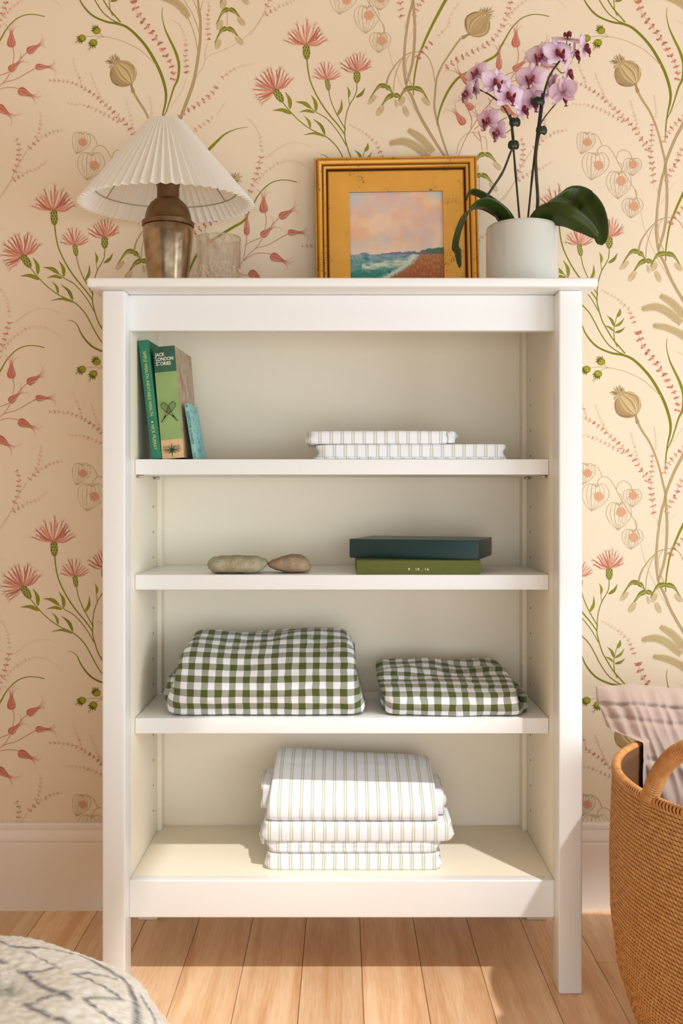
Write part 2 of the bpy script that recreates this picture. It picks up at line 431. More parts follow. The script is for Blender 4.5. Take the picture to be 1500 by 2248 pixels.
def samara(c, ends, wings):
    for (mx, my), (ex, ey) in ends:
        stroke([c, (mx, my), (ex, ey)], [5, 11, 10, 5, 2.5, 1.2], GRN, [1, 1, .95], n=7, edge=(122, 122, 36))
        stroke([c, (mx, my+1), (mx+(ex-mx)*.4, my+(ey-my)*.4+1)], [2, 4, 1], GRNL, .8, n=4)
    for (a, b, w_) in wings:
        a = np.array(a, float); b = np.array(b, float)
        stroke([a, (a+b)/2, b], [w_*.4, w_*.85, w_, w_*.85, w_*.3], (206, 182, 140), [.75, .95, .7], n=6, edge=(194, 168, 122))
def wheat(pts, w_):
    P = catmull(pts, 14); m = len(P)
    for i in range(0, m, 1):
        t = i/(m-1); ww = w_*(.35+.65*math.sin(min(t*1.5+.12, 1)*PI*.5))*(1 if t < .9 else .8)
        d = P[min(i+1, m-1)]-P[max(i-1, 0)]; L = math.hypot(*d) or 1; u = d/L; nn = np.array([-u[1], u[0]])
        for s in (-1, -.33, .33, 1):
            q = P[i]+nn*ww*.36*s+u*(rp.random()-.5)*2
            an = math.atan2(-u[1], -u[0])+s*.55
            blob(q[0], q[1], 3.6, 1.7, an, (176, 150, 96), .9, cin=(216, 194, 146), n=7)
            if rp.random() < .5: blob(q[0]+1, q[1]+1, .8, .5, an, (108, 88, 46), .9, n=5)
        if i % 2 == 0 and t < .9:
            for s in (-1, 1):
                q = P[i]+nn*ww*.5*s; e = q-u*4+nn*s*2.5; stroke([q, (q+e)/2, e], [.8, .5, .3], (170, 146, 92), .7, n=2)
def poppy(c, d, rx, ry, neck):
    c = np.array(c, float); an = math.atan2(d[1], d[0]); u = np.array([math.cos(an), math.sin(an)]); nn = np.array([-u[1], u[0]])
    P = []
    stroke([c-u*ry*.98, c-u*ry*.5, c, c+u*ry*.5, c+u*ry*.85], [rx*.5, rx*1.5, rx*1.95, rx*2, rx*1.85, rx*1.45, rx*.8], (200, 170, 118), .95, n=8, edge=(170, 136, 82))
    for k in range(13):
        s = (k-6)/6.0
        stroke([c-u*ry*.95+nn*s*rx*.25, c-u*ry*.4+nn*s*rx*.85, c+u*ry*.1+nn*s*rx*.97, c+u*ry*.8+nn*s*rx*.5], [.6, 2.2, 2.0, .8],
               rp.choice([(214, 188, 138), (156, 120, 66), (204, 176, 122), (140, 104, 54), (222, 198, 150)]), [.8, .75, .8], n=5)
    cr = c+u*ry*.98
    for k in range(30):
        a = an+(rp.random()-.5)*2.9; r0 = rp.random()*5; L = 8+rp.random()*10
        q = cr+np.array([math.cos(a), math.sin(a)])*r0; e = q+np.array([math.cos(a), math.sin(a)])*L
        stroke([q, (q+e)/2, e], [1.2, 2.4, .8], rp.choice([(190, 162, 108), (160, 126, 80), (206, 180, 130), (128, 96, 56)]), .9, n=3)
    for k in range(34):
        s = (rp.random()-.5)*2; q = c+u*ry*(.86+.18*rp.random())+nn*s*rx*.52
        blob(q[0], q[1], 2.1, 1.4, rp.random()*3, (146, 114, 66), .9, cin=(220, 198, 152), n=6)
    nk = np.array(neck, float); b = c-u*ry*.9
    stroke([b, (b+nk)/2, nk], [10, 5, 5, 8, 6], (176, 148, 94), .95, n=5, edge=(146, 114, 64))
def tan(pts, ws, a=.9): stroke(pts, ws, (186, 160, 114), a, n=6, edge=(158, 128, 80) if (ws if isinstance(ws, (int, float)) else max(ws)) > 3 else None)

# stems in tan
tan([(434,-5),(437,20),(440,40),(440,80),(437,110),(432,145),(425,180),(415,210),(402,245),(392,272),(377,300),(364,330),(355,355),(351,375),(345,395),(339,430),(334,480),(333,510),(337,545)], [4, 6, 7, 6, 5.5, 5])
tan([(891,181),(895,195),(905,214),(918,246),(932,272),(950,302),(968,330),(988,358)], [5, 6, 6.5, 5])
tan([(292,200),(303,220),(318,243),(330,270),(340,300),(347,330),(353,355),(355,385),(357,420),(356,460),(352,500),(344,530),(338,548)], [5, 4, 6, 5])
tan([(1012,84),(1000,100),(985,122),(970,146),(960,170),(956,200),(954,235),(960,265),(970,300),(985,345)], [4.5, 3.5, 4, 4.5, 4])
tan([(404,0),(420,25),(430,48),(438,72)], [1.2, 2]); tan([(446,0),(441,20),(438,40)], [1.2, 1.6]); tan([(424,0),(432,18),(438,42)], [1.5, 2.2])
tan([(411,35),(425,68),(432,100),(435,118)], [2.2, 1.8, 2])
tan([(848,188),(854,166),(870,141),(892,120),(915,114),(935,120),(947,140),(953,165),(955,180)], [4.5, 1.6, 1.6, 1.8])
tan([(864,206),(866,178),(875,146),(888,124),(900,117)], [2.2, 1.2]); tan([(905,190),(893,158),(893,132),(903,117)], [2, 1.2])
tan([(853,103),(862,140),(880,183),(895,212),(913,243)], [.8, 1.2, 1.2], .6)
tan([(600,10),(580,32),(560,58),(545,76),(520,95),(490,110),(460,122),(450,134),(446,148),(438,158),(430,172)], [.5, 1, 1, 1.6], .6)
tan([(457,94),(450,115),(450,130)], 1, .7); tan([(409,172),(400,198),(385,222),(368,245)], .8, .5)
tan([(1443,412),(1446,450),(1444,500)], 1.0, .6); tan([(1484,40+360),(1463,425),(1452,450)], .7, .4)
tan([(980,146),(966,160),(960,178)], .7, .5)
tan([(1003,338),(1009,312),(1022,296),(1040,290),(1054,300),(1059,330)], 1.4); tan([(1054,302),(1064,300),(1069,312),(1070,330)], 1.2)
tan([(499,22),(499,56)], 1.5)
# physalis stems
for p in ([(1298,296),(1306,294),(1316,304),(1322,318)], [(1312,341),(1313,328),(1325,319),(1338,324),(1350,342),(1362,366),(1375,388)],
          [(1354,348),(1358,335),(1370,329),(1383,336),(1389,350)], [(1361,383),(1366,371),(1364,360),(1357,356)],
          [(1378,389),(1386,404),(1394,415),(1399,425),(1396,435),(1391,443)], [(1394,415),(1400,440),(1403,448)]):
    tan(p, 1.5, .85)
# greens
stroke([(150,703),(160,705),(170,714),(176,728),(184,741),(196,755),(210,765),(235,775),(262,780),(282,789),(305,810),(325,835),(345,870),(357,899),(364,927),(364,949),(358,977),(354,1005),(353,1035)],
       [.8, 1.5, 3, 4, 4, 5, 5.5, 6, 6, 5, 2.5, 1.2], GRN, n=8, edge=GRND)
def gs(pts, ws): stroke(pts, ws, GRN, edge=(120, 118, 28), n=7)
gs([(120,493),(123,520),(130,548),(146,581),(166,611),(190,640),(204,660)], [3, 2.6, 3, 2.4])
gs([(204,643),(203,660),(207,680),(215,705),(222,718),(237,743),(252,761),(265,776)], [2, 2.4, 2.6, 2.8, 3])
gs([(66,587),(83,608),(105,630),(130,648),(163,664),(185,685),(198,707),(210,730),(227,755),(247,771),(262,778)], [2, 2, 2.4, 2.4, 2.4])
gs([(168,562),(173,585),(186,615),(205,648)], [1.8, 2, 2.2]); gs([(128,600),(142,611),(165,625),(190,655),(207,684)], [1.4, 2, 2])
gs([(784,181),(783,200),(777,215),(768,230),(760,255),(757,283)], [1.8, 2, 2]); gs([(768,232),(765,212)], 1.2)
gs([(1350,750),(1348,728),(1350,712),(1355,694)], [2, 1.6, 1.2]); gs([(1350,750),(1356,762)], 2)
for b, t, w_ in (((83,603),(72,565),9), ((86,614),(45,606),9), ((130,602),(95,587),9), ((140,608),(129,572),8), ((137,611),(103,610),7), ((128,645),(114,618),6),
               ((160,660),(134,625),7), ((162,664),(112,660),6), ((186,618),(196,581),7), ((766,214),(762,190),6), ((782,214),(802,192),7),
               ((1355,696),(1362,677),8), ((1348,716),(1333,693),6), ((1350,717),(1371,697),6), ((1347,727),(1327,715),5), ((1350,730),(1373,718),6)):
    leaf(b, t, w_)
stroke([(357,16),(356,35),(362,62),(372,85),(384,110),(392,135),(393,155),(390,175),(382,192),(374,218),(365,245),(357,262),(354,290)], [.8, 2, 4.5, 6, 5.5, 4.5, 3, 2, 2], GRN, n=7, edge=(128, 126, 30))
stroke([(545,279),(520,283),(495,294),(478,309),(455,332),(429,358),(406,398),(386,438),(371,473),(363,495),(357,528),(354,555),(354,573)], [.8, 1.8, 4, 6.5, 7, 6, 5, 4, 3.5, 3, 2], GRN, n=7, edge=(128, 126, 30))
stroke([(652,400),(635,396),(612,396),(590,405),(570,425),(558,445),(548,462),(535,485),(510,500),(476,521),(451,536),(431,562),(416,594),(408,622),(407,640)], [2, 2, 2.2, 2.6, 3.5, 5, 6, 5.5, 5, 3.5, 2], GRN, n=7, edge=(128, 126, 30))
# green buds
tan([(343,143),(325,125),(305,108),(280,95),(256,86),(228,80),(206,79),(185,81)], 1.3, .85); tan([(228,81),(222,75),(217,71)], 1.1); tan([(228,81),(217,83),(210,88)], 1.1)
for (gx, gy, tx, ty) in ((212,67,205,58), (180,84,168,92), (205,94,196,108)):
    for k in range(9):
        a = math.atan2(ty-gy, tx-gx)+(rp.random()-.5)*1.4; stroke([(gx, gy), ((gx+tx)/2+math.cos(a)*2, (gy+ty)/2+math.sin(a)*2), (tx+math.cos(a)*4, ty+math.sin(a)*4)], [3, 2, .5], (200, 176, 134), .8, n=3)
    blob(gx, gy, 9.5, 8.5, 0, GRN, 1, cin=GRNL, n=12)
    a0 = math.atan2(ty-gy, tx-gx)
    for k in range(5):
        a = a0+(k-2)*.45; stroke([(gx+5*math.cos(a), gy+5*math.sin(a)), (gx+9*math.cos(a), gy+9*math.sin(a)), (gx+13*math.cos(a), gy+13*math.sin(a))], [4.5, 3, .5], (112, 112, 24), 1, n=3)
# flowers
cornflower((118,462), (0,-1), 45); calyx((118,462), (120,494), 16)
cornflower((50,561), (-.62,-.78), 45, 1.75, 18); calyx((49,560), (67,587), 16)
cornflower((164,537), (0,-1), 31, 1.35, 12); calyx((164,537), (168,562), 11)
cornflower((784,157), (0,-1), 35, 1.3, 13); calyx((784,157), (784,182), 15)
poppy((270,161), (-.62,-.78), 30, 30, (293,203)); poppy((1049,53), (.62,-.78), 29, 29, (1014,84))
physalis((1287,315), 38, 45, (1276,338), (1290,312), 9); physalis((1308,366), 56, 56, (1299,395), (1315,363), 10.5)
physalis((1389,367), 38, 36, (1389,386), (1391,361), 9); physalis((1359,407), 52, 56, (1357,437), (1364,397), 11); physalis((1389,457), 44, 40, (1385,479), (1392,453), 10)
samara((848,190), [((832,190),(810,220)), ((856,196),(863,206))], [((826,210),(808,228),11)])
samara((865,208), [((850,216),(830,245)), ((876,212),(884,224))], [((842,232),(827,254),13), ((868,218),(871,236),6), ((886,232),(896,256),12)])
samara((908,193), [((890,197),(874,222)), ((925,198),(942,222))], [((888,212),(877,232),12), ((928,214),(944,231),12)])
for dx, dy in ((0, 0), (4, -42), (12, -88)):
    samara((499+dx,62+dy), [((486+dx,68+dy),(471+dx,95+dy)), ((512+dx,68+dy),(532+dx,92+dy))], [((482+dx,86+dy),(475+dx,108+dy),13), ((518+dx,80+dy),(534+dx,98+dy),12)])
wheat([(1412,678),(1440,674),(1468,686),(1494,708)], 17); wheat([(1452,650),(1478,667),(1504,695)], 16); wheat([(1437,715),(1465,720),(1500,737),(1521,762)], 15)
# columbines
def tstem(p): stroke(p, [1.6, 1.3, 1.1], (196, 112, 88), .85, n=6)
for p in ([(28,103),(31,120),(28,140)], [(62,112),(44,130),(34,146)], [(20,158),(0,166),(-17,175)], [(78,150),(58,161),(35,174),(8,182),(-10,198),(-22,212)],
          [(45,198),(35,193),(15,192),(0,196),(-20,210)], [(22,160),(14,174),(6,183)], [(-12,154),(-13,170),(-20,208)], [(-22,212),(-35,230),(-52,250),(-74,285),(-88,310),(-102,345)],
          [(-8,240),(-20,240),(-34,233)], [(-35,216),(-30,225),(-36,232)], [(-57,287),(-52,310),(-70,290)]):
    tstem(p)
columbine((25,90), (0,-1), 28, 19); columbine((71,108), (.85,-.5), 26, 17); columbine((29,148), (.75,-.65), 24, 16); columbine((90,147), (1,0), 24, 14, 5)
columbine((53,203), (.9,.4), 28, 19, 5); columbine((5,241), (.8,.55), 28, 19, 4); columbine((-12,135), (0,-1), 36, 13, 3)
columbine((1061-1108,265), (-.75,-.66), 26, 17, 3); columbine((1030-1108+0,232), (-.75,-.66), 24, 15, 3); columbine((1022-1108,174), (-.7,-.7), 30, 16, 3); columbine((1012-1108,262), (-.6,-.8), 28, 17, 3)
tstem([(-67,285),(-50,272),(-30,268)]); tstem([(1028-1108,240),(-72,262),(-74,283)])
# sprigs
for pts, s0, s1, a0, a1 in (
    ([(178,180),(170,160),(163,143),(160,125)], 4, 3, .8, .5),
    ([(110,177),(130,177),(148,179),(165,184),(183,193),(207,209),(231,229),(253,249),(268,263),(284,281),(295,297),(310,318),(320,335)], 4, 7.5, .9, .95),
    ([(150,228),(163,229),(182,231),(200,236),(222,246),(237,254),(255,263),(268,268)], 3, 6, .7, .9),
    ([(199,160),(207,183),(215,202),(226,222),(238,240)], 2.5, 5, .5, .8), ([(277,222),(283,243),(288,262),(294,285)], 3, 4.5, .5, .7), ([(328,210),(332,230),(333,250),(331,262)], 2.5, 3.5, .5, .8),
    ([(325,275),(324,300),(322,320),(322,335),(322,352),(325,372),(327,395),(329,412)], 5, 8, .8, 1),
    ([(215,-90),(237,-77),(253,-67),(262,-59),(270,-51),(277,-39),(282,-27),(288,-12)], 2.5, 6, .7, .95),
    ([(294,4),(300,24),(310,41),(322,57),(331,68),(339,82),(349,93),(357,107),(367,126),(377,143),(381,160),(380,176)], 9, 7, 1, 1),
    ([(379,45),(392,52),(400,65),(405,80),(408,100)], 2, 4, .5, .8), ([(408,100),(408,125),(408,140),(410,155),(410,168)], 5, 7, .8, .9),
    ([(458,5),(459,22),(456,35),(457,46),(457,64),(458,87)], 3.5, 6, .9, 1),
    ([(351,311),(356,298),(365,285),(376,273),(388,262),(402,250),(424,236),(448,220),(463,208),(474,193),(482,181)], 5.5, 7, 1, .95),
    ([(490,170),(502,160),(518,150),(538,143),(550,140),(565,138)], 5, 2, .9, .5), ([(418,305),(428,287),(440,278),(455,268),(467,258)], 6, 4.5, .9, .9), ([(478,250),(485,238),(498,222)], 3, 2, .7, .6),
    ([(390,328),(382,343),(377,360),(369,370),(362,387),(355,402)], 7, 6, 1, .9),
    ([(543,258),(560,277),(568,292),(572,303),(574,320),(576,335)], 2, 4.5, .5, .95), ([(574,345),(569,363),(565,378),(560,390),(556,404),(549,421)], 6.5, 6.5, 1, .9),
    ([(549,421),(538,440),(527,452),(513,462),(501,470),(489,475),(478,480),(463,488),(449,495),(440,502),(424,512)], 6, 7, .9, 1),
    ([(586,345),(605,330),(625,318),(645,313),(665,315),(682,323)], 3, 2, .4, .25),
    ([(565,400),(575,385),(590,372),(605,362),(615,357),(630,353),(650,354),(668,362),(683,373),(690,382)], 5, 2, .6, .5),
    ([(88,975),(90,995),(85,1015),(80,1030)], 3, 5, .6, 1), ([(135,1012),(113,1017),(103,1023),(90,1030),(80,1037),(71,1045),(62,1056)], 3.5, 6, .9, .9),
    ([(37,1035),(41,1045),(41,1060),(41,1075),(38,1092),(32,1105)], 5, 6.5, .9, .9), ([(103,1080),(90,1091),(75,1100),(60,1105),(48,1112),(35,1119),(25,1125)], 2.5, 6, .6, .9),
    ([(919,125),(927,112),(938,104),(947,93),(957,87)], 7.5, 6.5, 1, .9), ([(965,78),(972,70),(983,58),(989,38),(998,20),(1010,4)], 4, 2.5, .9, .7)):
    sprig(pts, s0, s1, a0, a1)
tan([(60,1058),(45,1080),(33,1102),(18,1135),(-4,1168)], .9, .6)
print('ink verts', len(INKV), 'faces', len(INKF))
# replicate over the wall on the half-drop lattice
V0 = np.array(INKV, float); C0 = np.array(INKC, float)
tri = np.array([f for f in INKF if len(f) == 3]); quad = np.array([f for f in INKF if len(f) == 4])
tri4 = np.concatenate([quad[:, [0, 1, 2]], quad[:, [0, 2, 3]], tri])
outV = []; outF = []; outC = []; base = 0
cen = V0[tri4].mean(axis=1)
for i in range(-5, 5):
    for j in range(-4, 6):
        ox, oy = i*TW, -i*TV/2+j*TV
        cx_, cy_ = cen[:, 0]+ox, cen[:, 1]+oy
        keep = (cx_ > -500) & (cx_ < 2000) & (cy_ > -420) & (cy_ < 1818)
        if not keep.any(): continue
        f = tri4[keep]; used = np.unique(f); remap = np.zeros(len(V0), int); remap[used] = np.arange(len(used))+base
        v = V0[used]
        outV.append(np.stack([(v[:, 0]+ox-CX)*KW, WY-0.00025-v[:, 2]*1.2e-7, EYE-(v[:, 1]+oy-CY)*KW], axis=1)); outC.append(C0[used]); outF.append(remap[f]); base += len(used)
V_ = np.concatenate(outV); F_ = np.concatenate(outF); C_ = np.concatenate(outC)
print('wallpaper tris', len(F_))
o = obj('printed_flowers', V_, F_, M_print, wall, smooth=False, col=np.concatenate([C_, np.ones((len(C_), 1))], axis=1))
o['kind'] = 'stuff'; o['label'] = 'pink and green wildflower print on the cream wallpaper'

# ------------------------------------------------------------------ bookcase
bk = thing('bookcase', (0, 0.17, 0), 'tall white painted bookcase with four shelf bays against the floral wallpaper', 'bookcase')
XL, XR = -0.4220, 0.4228; XI = 0.3815
def leg(x0, x1, y0, y1, name='leg'):
    inner = x1 if x0 < 0 else x0; sgn = 1 if x0 < 0 else -1
    bm = bmesh.new(); bmesh.ops.create_cube(bm, size=1.0)
    for v in bm.verts: v.co = Vector((x0+(v.co.x+.5)*(x1-x0), y0+(v.co.y+.5)*(y1-y0), (v.co.z+.5)*1.2375))
    bmesh.ops.bevel(bm, geom=bm.edges[:], offset=0.0035, segments=3, affect='EDGES', profile=0.6)
    vs = [v.co.copy() for v in bm.verts]; bm.verts.index_update(); fs = [[v.index for v in f.verts] for f in bm.faces]; bm.free()
    return obj(name, vs, fs, M_white, bk, auto=40)
leg(XL, -XI, 0.0, 0.052); leg(XI, XR, 0.0, 0.052)
leg(XL, -XI, 0.305, 0.350); leg(XI, XR, 0.305, 0.350)
box('top_board', -0.4430, 0.4445, -0.026, 0.350, 1.2378, 1.2546, M_white, bk, bev=0.006, seg=4)
box('top_rail', -XI-.001, XI+.001, 0.040, 0.062, 1.1731, 1.2375, M_white, bk, bev=0.0025, seg=3)
box('bottom_rail', -XI-.001, XI+.001, 0.036, 0.060, 0.119, 0.1865, M_white, bk, bev=0.004, seg=3)
for s in (-1, 1):
    x0, x1 = (XI, XI+.018) if s > 0 else (-XI-.018, -XI)
    box('side_panel', x0, x1, 0.0525, 0.3045, 0.119, 1.2375, M_inner, bk, bev=0.001)
    x0, x1 = (XI-.009, XI) if s > 0 else (-XI, -XI+.009)
    box('batten', x0, x1, 0.302, 0.3380, 0.186, 1.2375, M_inner, bk, bev=0.001)
box('back_panel', -XI, XI, 0.3382, 0.346, 0.119, 1.2375, M_inner, bk, bev=0)
box('bottom_shelf', -XI+.0002, XI-.0002, 0.058, 0.3380, 0.160, 0.186, M_inner, bk, bev=0.001)
SH = [(0.9152, 0.9437), (0.7034, 0.7310), (0.4388, 0.4673)]
for z0, z1 in SH:
    box('shelf', -XI+.0006, XI-.0006, 0.0815, 0.336, z0, z1, M_white, bk, bev=0.0018, seg=3)
for s in (-1, 1):      # peg holes in the sides
    for yy in (0.262,):
        for z in np.arange(0.24, 1.16, 0.0512):
            if any(a-.012 < z < b+.012 for a, b in SH): continue
            mbx = MB(); M = Matrix.Rotation(PI/2, 4, 'Y')
            lathe(mbx, [(0.0, -.0004), (0.0022, -.0004), (0.0022, .0004), (0.0, .0004)], (s*(XI-.0001), yy, z), 10, M)
            mbx.build('peg_hole', M_dark, bk, smooth=False)
z0 = SH[0][0]
for s in (-1, 1):      # shelf pegs under the top shelf
    for yy in (0.10, 0.265):
        mbx = MB(); lathe(mbx, [(0.0, -.012), (0.0025, -.012), (0.0025, .0), (0.0, .0)], (s*(XI-.0005), yy, z0-.003), 10, Matrix.Rotation(s*PI/2, 4, 'Y'))
        mbx.build('shelf_peg', M_steel, bk)
for x in (-0.337, 0.337):
    o = box('corner_block', x-.02, x+.02, 0.062, 0.10, 0.112, 0.160, M_white, bk, bev=0.002)
    mbx = MB(); lathe(mbx, [(0, -.003), (.0016, -.003), (.0016, 0), (0, 0)], (x, 0.07, 0.1118), 8); mbx.build('screw', M_steel, o)

# ------------------------------------------------------------------ table lamp
TOP = 1.2546
LX, LY = -0.3345, 0.165
M_silver = mat('aged_silver', (176, 156, 130), 0.24, metal=1.0, var=(38, (118, 92, 66), 0.35, 0.75), bump=(60, 0.15, 0.0006))
M_silver2 = mat('dull_silver', (140, 112, 84), 0.38, metal=1.0, var=(30, (110, 84, 60), 0.3, 0.8), bump=(60, 0.1, 0.0006))
lamp = thing('table_lamp', (LX, LY, TOP), 'table lamp with a white pleated shade on an aged silver shaker base', 'lamp')
mb = MB(); lathe(mb, [(0, 0), (.034, 0), (.036, .003), (.0375, .03), (.0405, .055), (.0445, .09), (.0475, .118), (.0478, .136), (.0462, .139)], (LX, LY, TOP), 64)
mb.build('shaker_body', M_silver, lamp, auto=50)
mb = MB(); lathe(mb, [(.0462, .1385), (.0495, .139), (.0498, .147), (.0470, .149), (.0445, .152), (.0435, .160), (.0400, .172), (.0340, .182), (.0265, .189), (.0225, .192), (.0212, .196), (.0212, .217), (.0228, .218), (.0228, .221), (.0212, .222), (.0222, .226), (.0222, .238), (.020, .240), (.0, .241)], (LX, LY, TOP), 64)
mb.build('shaker_lid', M_silver2, lamp, auto=50)
M_black = mat('black_metal', (22, 20, 18), 0.4)
mb = MB(); lathe(mb, [(0, .2405), (.014, .2405), (.014, .285), (.009, .289), (0, .289)], (LX, LY, TOP), 24)
for s in (-1, 1):
    tube(mb, catmull([(LX+s*.012, LY, TOP+.27), (LX+s*.022, LY, TOP+.295), (LX+s*.018, LY, TOP+.325), (LX, LY, TOP+.338)], 5), .0012, 6)
mb.build('bulb_socket', M_black, lamp)
# shade
SZ = 1.4355; ST = 1.5930; RB, RT = 0.163, 0.0335; NP = 58; tilt = math.radians(3.2)
Ms = Matrix.Translation((LX-.002, LY, SZ)) @ Matrix.Rotation(tilt, 4, 'X') @ Matrix.Rotation(math.radians(-.8), 4, 'Y')
M_shade = bpy.data.materials.new('pleated_linen'); M_shade.use_nodes = True; t = NT(M_shade)
t.b.inputs['Base Color'].default_value = (*lin((255, 251, 244)), 1); t.b.inputs['Roughness'].default_value = .85
tr = t.n('ShaderNodeBsdfTranslucent'); tr.inputs[0].default_value = (*lin((252, 246, 236)), 1); mx = t.n('ShaderNodeMixShader'); mx.inputs[0].default_value = .35
t.link(t.b.outputs[0], mx.inputs[1]); t.link(tr.outputs[0], mx.inputs[2]); t.link(mx.outputs[0], t.nt.nodes['Material Output'].inputs[0])
vs = []; fs = []; NR = 7
for j in range(NR+1):
    f = j/NR; zz = (ST-SZ)*f; r = RB+(RT-RB)*f; am = 0.0062*(1-f)+.0016*f
    for i in range(NP*2):
        a = 2*PI*(i+.22*math.sin(i*1.7)*(.4 if i % 2 else .2))/(NP*2); rr = r+(am if i % 2 == 0 else -am)
        vs.append(Ms @ Vector((rr*math.sin(a), -rr*math.cos(a), zz)))
n = NP*2
for j in range(NR):
    for i in range(n): fs.append((j*n+i, j*n+(i+1) % n, (j+1)*n+(i+1) % n, (j+1)*n+i))
sh = obj('lamp_shade', vs, fs, M_shade, lamp, smooth=False)
def ring(mb, r, z, rr, M, n=64, k=6):
    vs = []; fs = []
    for i in range(n):
        a = 2*PI*i/n
        for q in range(k):
            b = 2*PI*q/k; vs.append(M @ Vector(((r+rr*math.cos(b))*math.cos(a), (r+rr*math.cos(b))*math.sin(a), z+rr*math.sin(b))))
    for i in range(n):
        for q in range(k): fs.append((i*k+q, ((i+1) % n)*k+q, ((i+1) % n)*k+(q+1) % k, i*k+(q+1) % k))
    mb.add(vs, fs)
mb = MB(); ring(mb, .134, .026, .0012, Ms); ring(mb, .0285, .150, .0012, Ms)
for a in (.7, 2.8, 4.9):
    tube(mb, [Ms @ Vector((.134*math.cos(a), .134*math.sin(a), .026)), Ms @ Vector((.0285*math.cos(a), .0285*math.sin(a), .150))], .001, 6)
mb.build('shade_frame', mat('cream_wire', (190, 176, 150), .5), sh)
mb = MB(); lathe(mb, [(0.005, .150), (.0115, .150), (.012, .158), (.009, .161), (.005, .161)], (0, 0, 0), 20, Ms)
for a in (0, 2.1, 4.2): tube(mb, [Ms @ Vector((.009*math.cos(a), .009*math.sin(a), .154)), Ms @ Vector((.029*math.cos(a), .029*math.sin(a), .150))], .0012, 6)
tube(mb, [Vector((LX, LY, TOP+.336)), Ms @ Vector((0, 0, .153))], .003, 8) if (Ms @ Vector((0, 0, .153))).z > TOP+.338 else None
mb.build('finial', M_black, lamp)

# ------------------------------------------------------------------ cut glass tumbler
GX, GY = (481-CX)/1249*1.075, 0.13
M_glass = bpy.data.materials.new('crystal'); M_glass.use_nodes = True; t = NT(M_glass)
g = t.n('ShaderNodeBsdfGlass'); g.inputs['IOR'].default_value = 1.5; g.inputs['Roughness'].default_value = 0.0
tp = t.n('ShaderNodeBsdfTransparent'); tp.inputs[0].default_value = (.97, .97, .96, 1); mx = t.n('ShaderNodeMixShader'); mx.inputs[0].default_value = .35
t.link(g.outputs[0], mx.inputs[1]); t.link(tp.outputs[0], mx.inputs[2]); t.link(mx.outputs[0], t.nt.nodes['Material Output'].inputs[0])
vs = []; fs = []; n = 216
prof = [(.034, 0), (.0385, .002)]+[(.0390+.0028*j/15, .004+.047*j/15) for j in range(16)]+[(.0408, .056), (.0412, .075), (.0418, .106), (.0412, .1085), (.0402, .106), (.0392, .060), (.0375, .016), (.033, .010), (.0, .009)]
for j, (r, z) in enumerate(prof):
    for i in range(n):
        a = 2*PI*i/n; rr = r
        if 2 <= j <= 17:
            p, q = (i/n*18+(j-2)/15*2.2) % 1, (i/n*18-(j-2)/15*2.2) % 1
            rr -= .0030*max(0, 1-abs(p-.5)*3.2)+.0030*max(0, 1-abs(q-.5)*3.2)
        if 18 <= j <= 19 and j == 18:
            rr -= .0012*max(0, 1-abs((i/n*18) % 1-.5)*4)
        vs.append((GX+rr*math.cos(a), GY+rr*math.sin(a), TOP+z))
for j in range(len(prof)-1):
    for i in range(n): fs.append((j*n+i, j*n+(i+1) % n, (j+1)*n+(i+1) % n, (j+1)*n+i))
fs.append(tuple(reversed(range(n))))
tum = obj('tumbler', vs, fs, M_glass, None, smooth=False, origin=(GX, GY, TOP))
tag(tum, 'clear cut crystal tumbler standing beside the lamp', 'glass')

# ------------------------------------------------------------------ framed painting
fr = thing('framed_painting', (0.12, 0.325, TOP), 'small seascape painting in a wide antique gold frame leaning on the wall', 'painting')
FW = 0.340; FH = 0.330
Mf = Matrix.Translation((0.1168, 0.318, TOP+.0004)) @ Matrix.Rotation(math.radians(-3.4), 4, 'X') @ Matrix.Rotation(math.radians(-0.9), 4, 'Y')
M_gold = mat_attr('antique_gold', 0.42, metal=0.25, spec=0.5, bump=(180, 0.08, 0.0005)); t = NT(M_gold)
src = t.b.inputs['Base Color'].links[0].from_socket
tc = t.n('ShaderNodeTexCoord'); nz = t.n('ShaderNodeTexNoise'); nz.inputs['Scale'].default_value = 22; nz.inputs['Detail'].default_value = 3; t.link(tc.outputs['Object'], nz.inputs['Vector'])
n2 = t.n('ShaderNodeTexNoise'); n2.inputs['Scale'].default_value = 420; n2.inputs['Detail'].default_value = 3; t.link(tc.outputs['Object'], n2.inputs['Vector'])
f = t.math('MULTIPLY', t.math('GREATER_THAN', nz.outputs[0], .58), t.math('GREATER_THAN', n2.outputs[0], .60))
f2 = t.math('GREATER_THAN', n2.outputs[0], .74)
t.link(t.mix(t.math('MINIMUM', t.math('ADD', f, f2), .85), t.mix(t.math('MULTIPLY', nz.outputs[0], .35), src, lin((176, 112, 34))), lin((70, 38, 10))), t.b.inputs['Base Color'])
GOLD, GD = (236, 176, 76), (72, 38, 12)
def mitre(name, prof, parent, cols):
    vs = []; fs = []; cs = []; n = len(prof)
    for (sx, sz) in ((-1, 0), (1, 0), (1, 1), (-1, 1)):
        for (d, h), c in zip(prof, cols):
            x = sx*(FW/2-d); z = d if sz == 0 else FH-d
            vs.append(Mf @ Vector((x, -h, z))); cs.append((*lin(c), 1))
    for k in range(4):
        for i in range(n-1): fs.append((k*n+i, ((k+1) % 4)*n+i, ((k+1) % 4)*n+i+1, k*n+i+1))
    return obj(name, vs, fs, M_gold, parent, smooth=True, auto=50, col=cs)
P1 = [(.004, -.012), (0, -.010), (0, .008), (.0022, .0125), (.0045, .0105), (.0052, .008), (.0062, .012), (.010, .0165), (.014, .015), (.0162, .011), (.0172, .0075), (.0185, .0105), (.021, .012), (.0235, .0105), (.0252, .006), (.0262, .0025)]
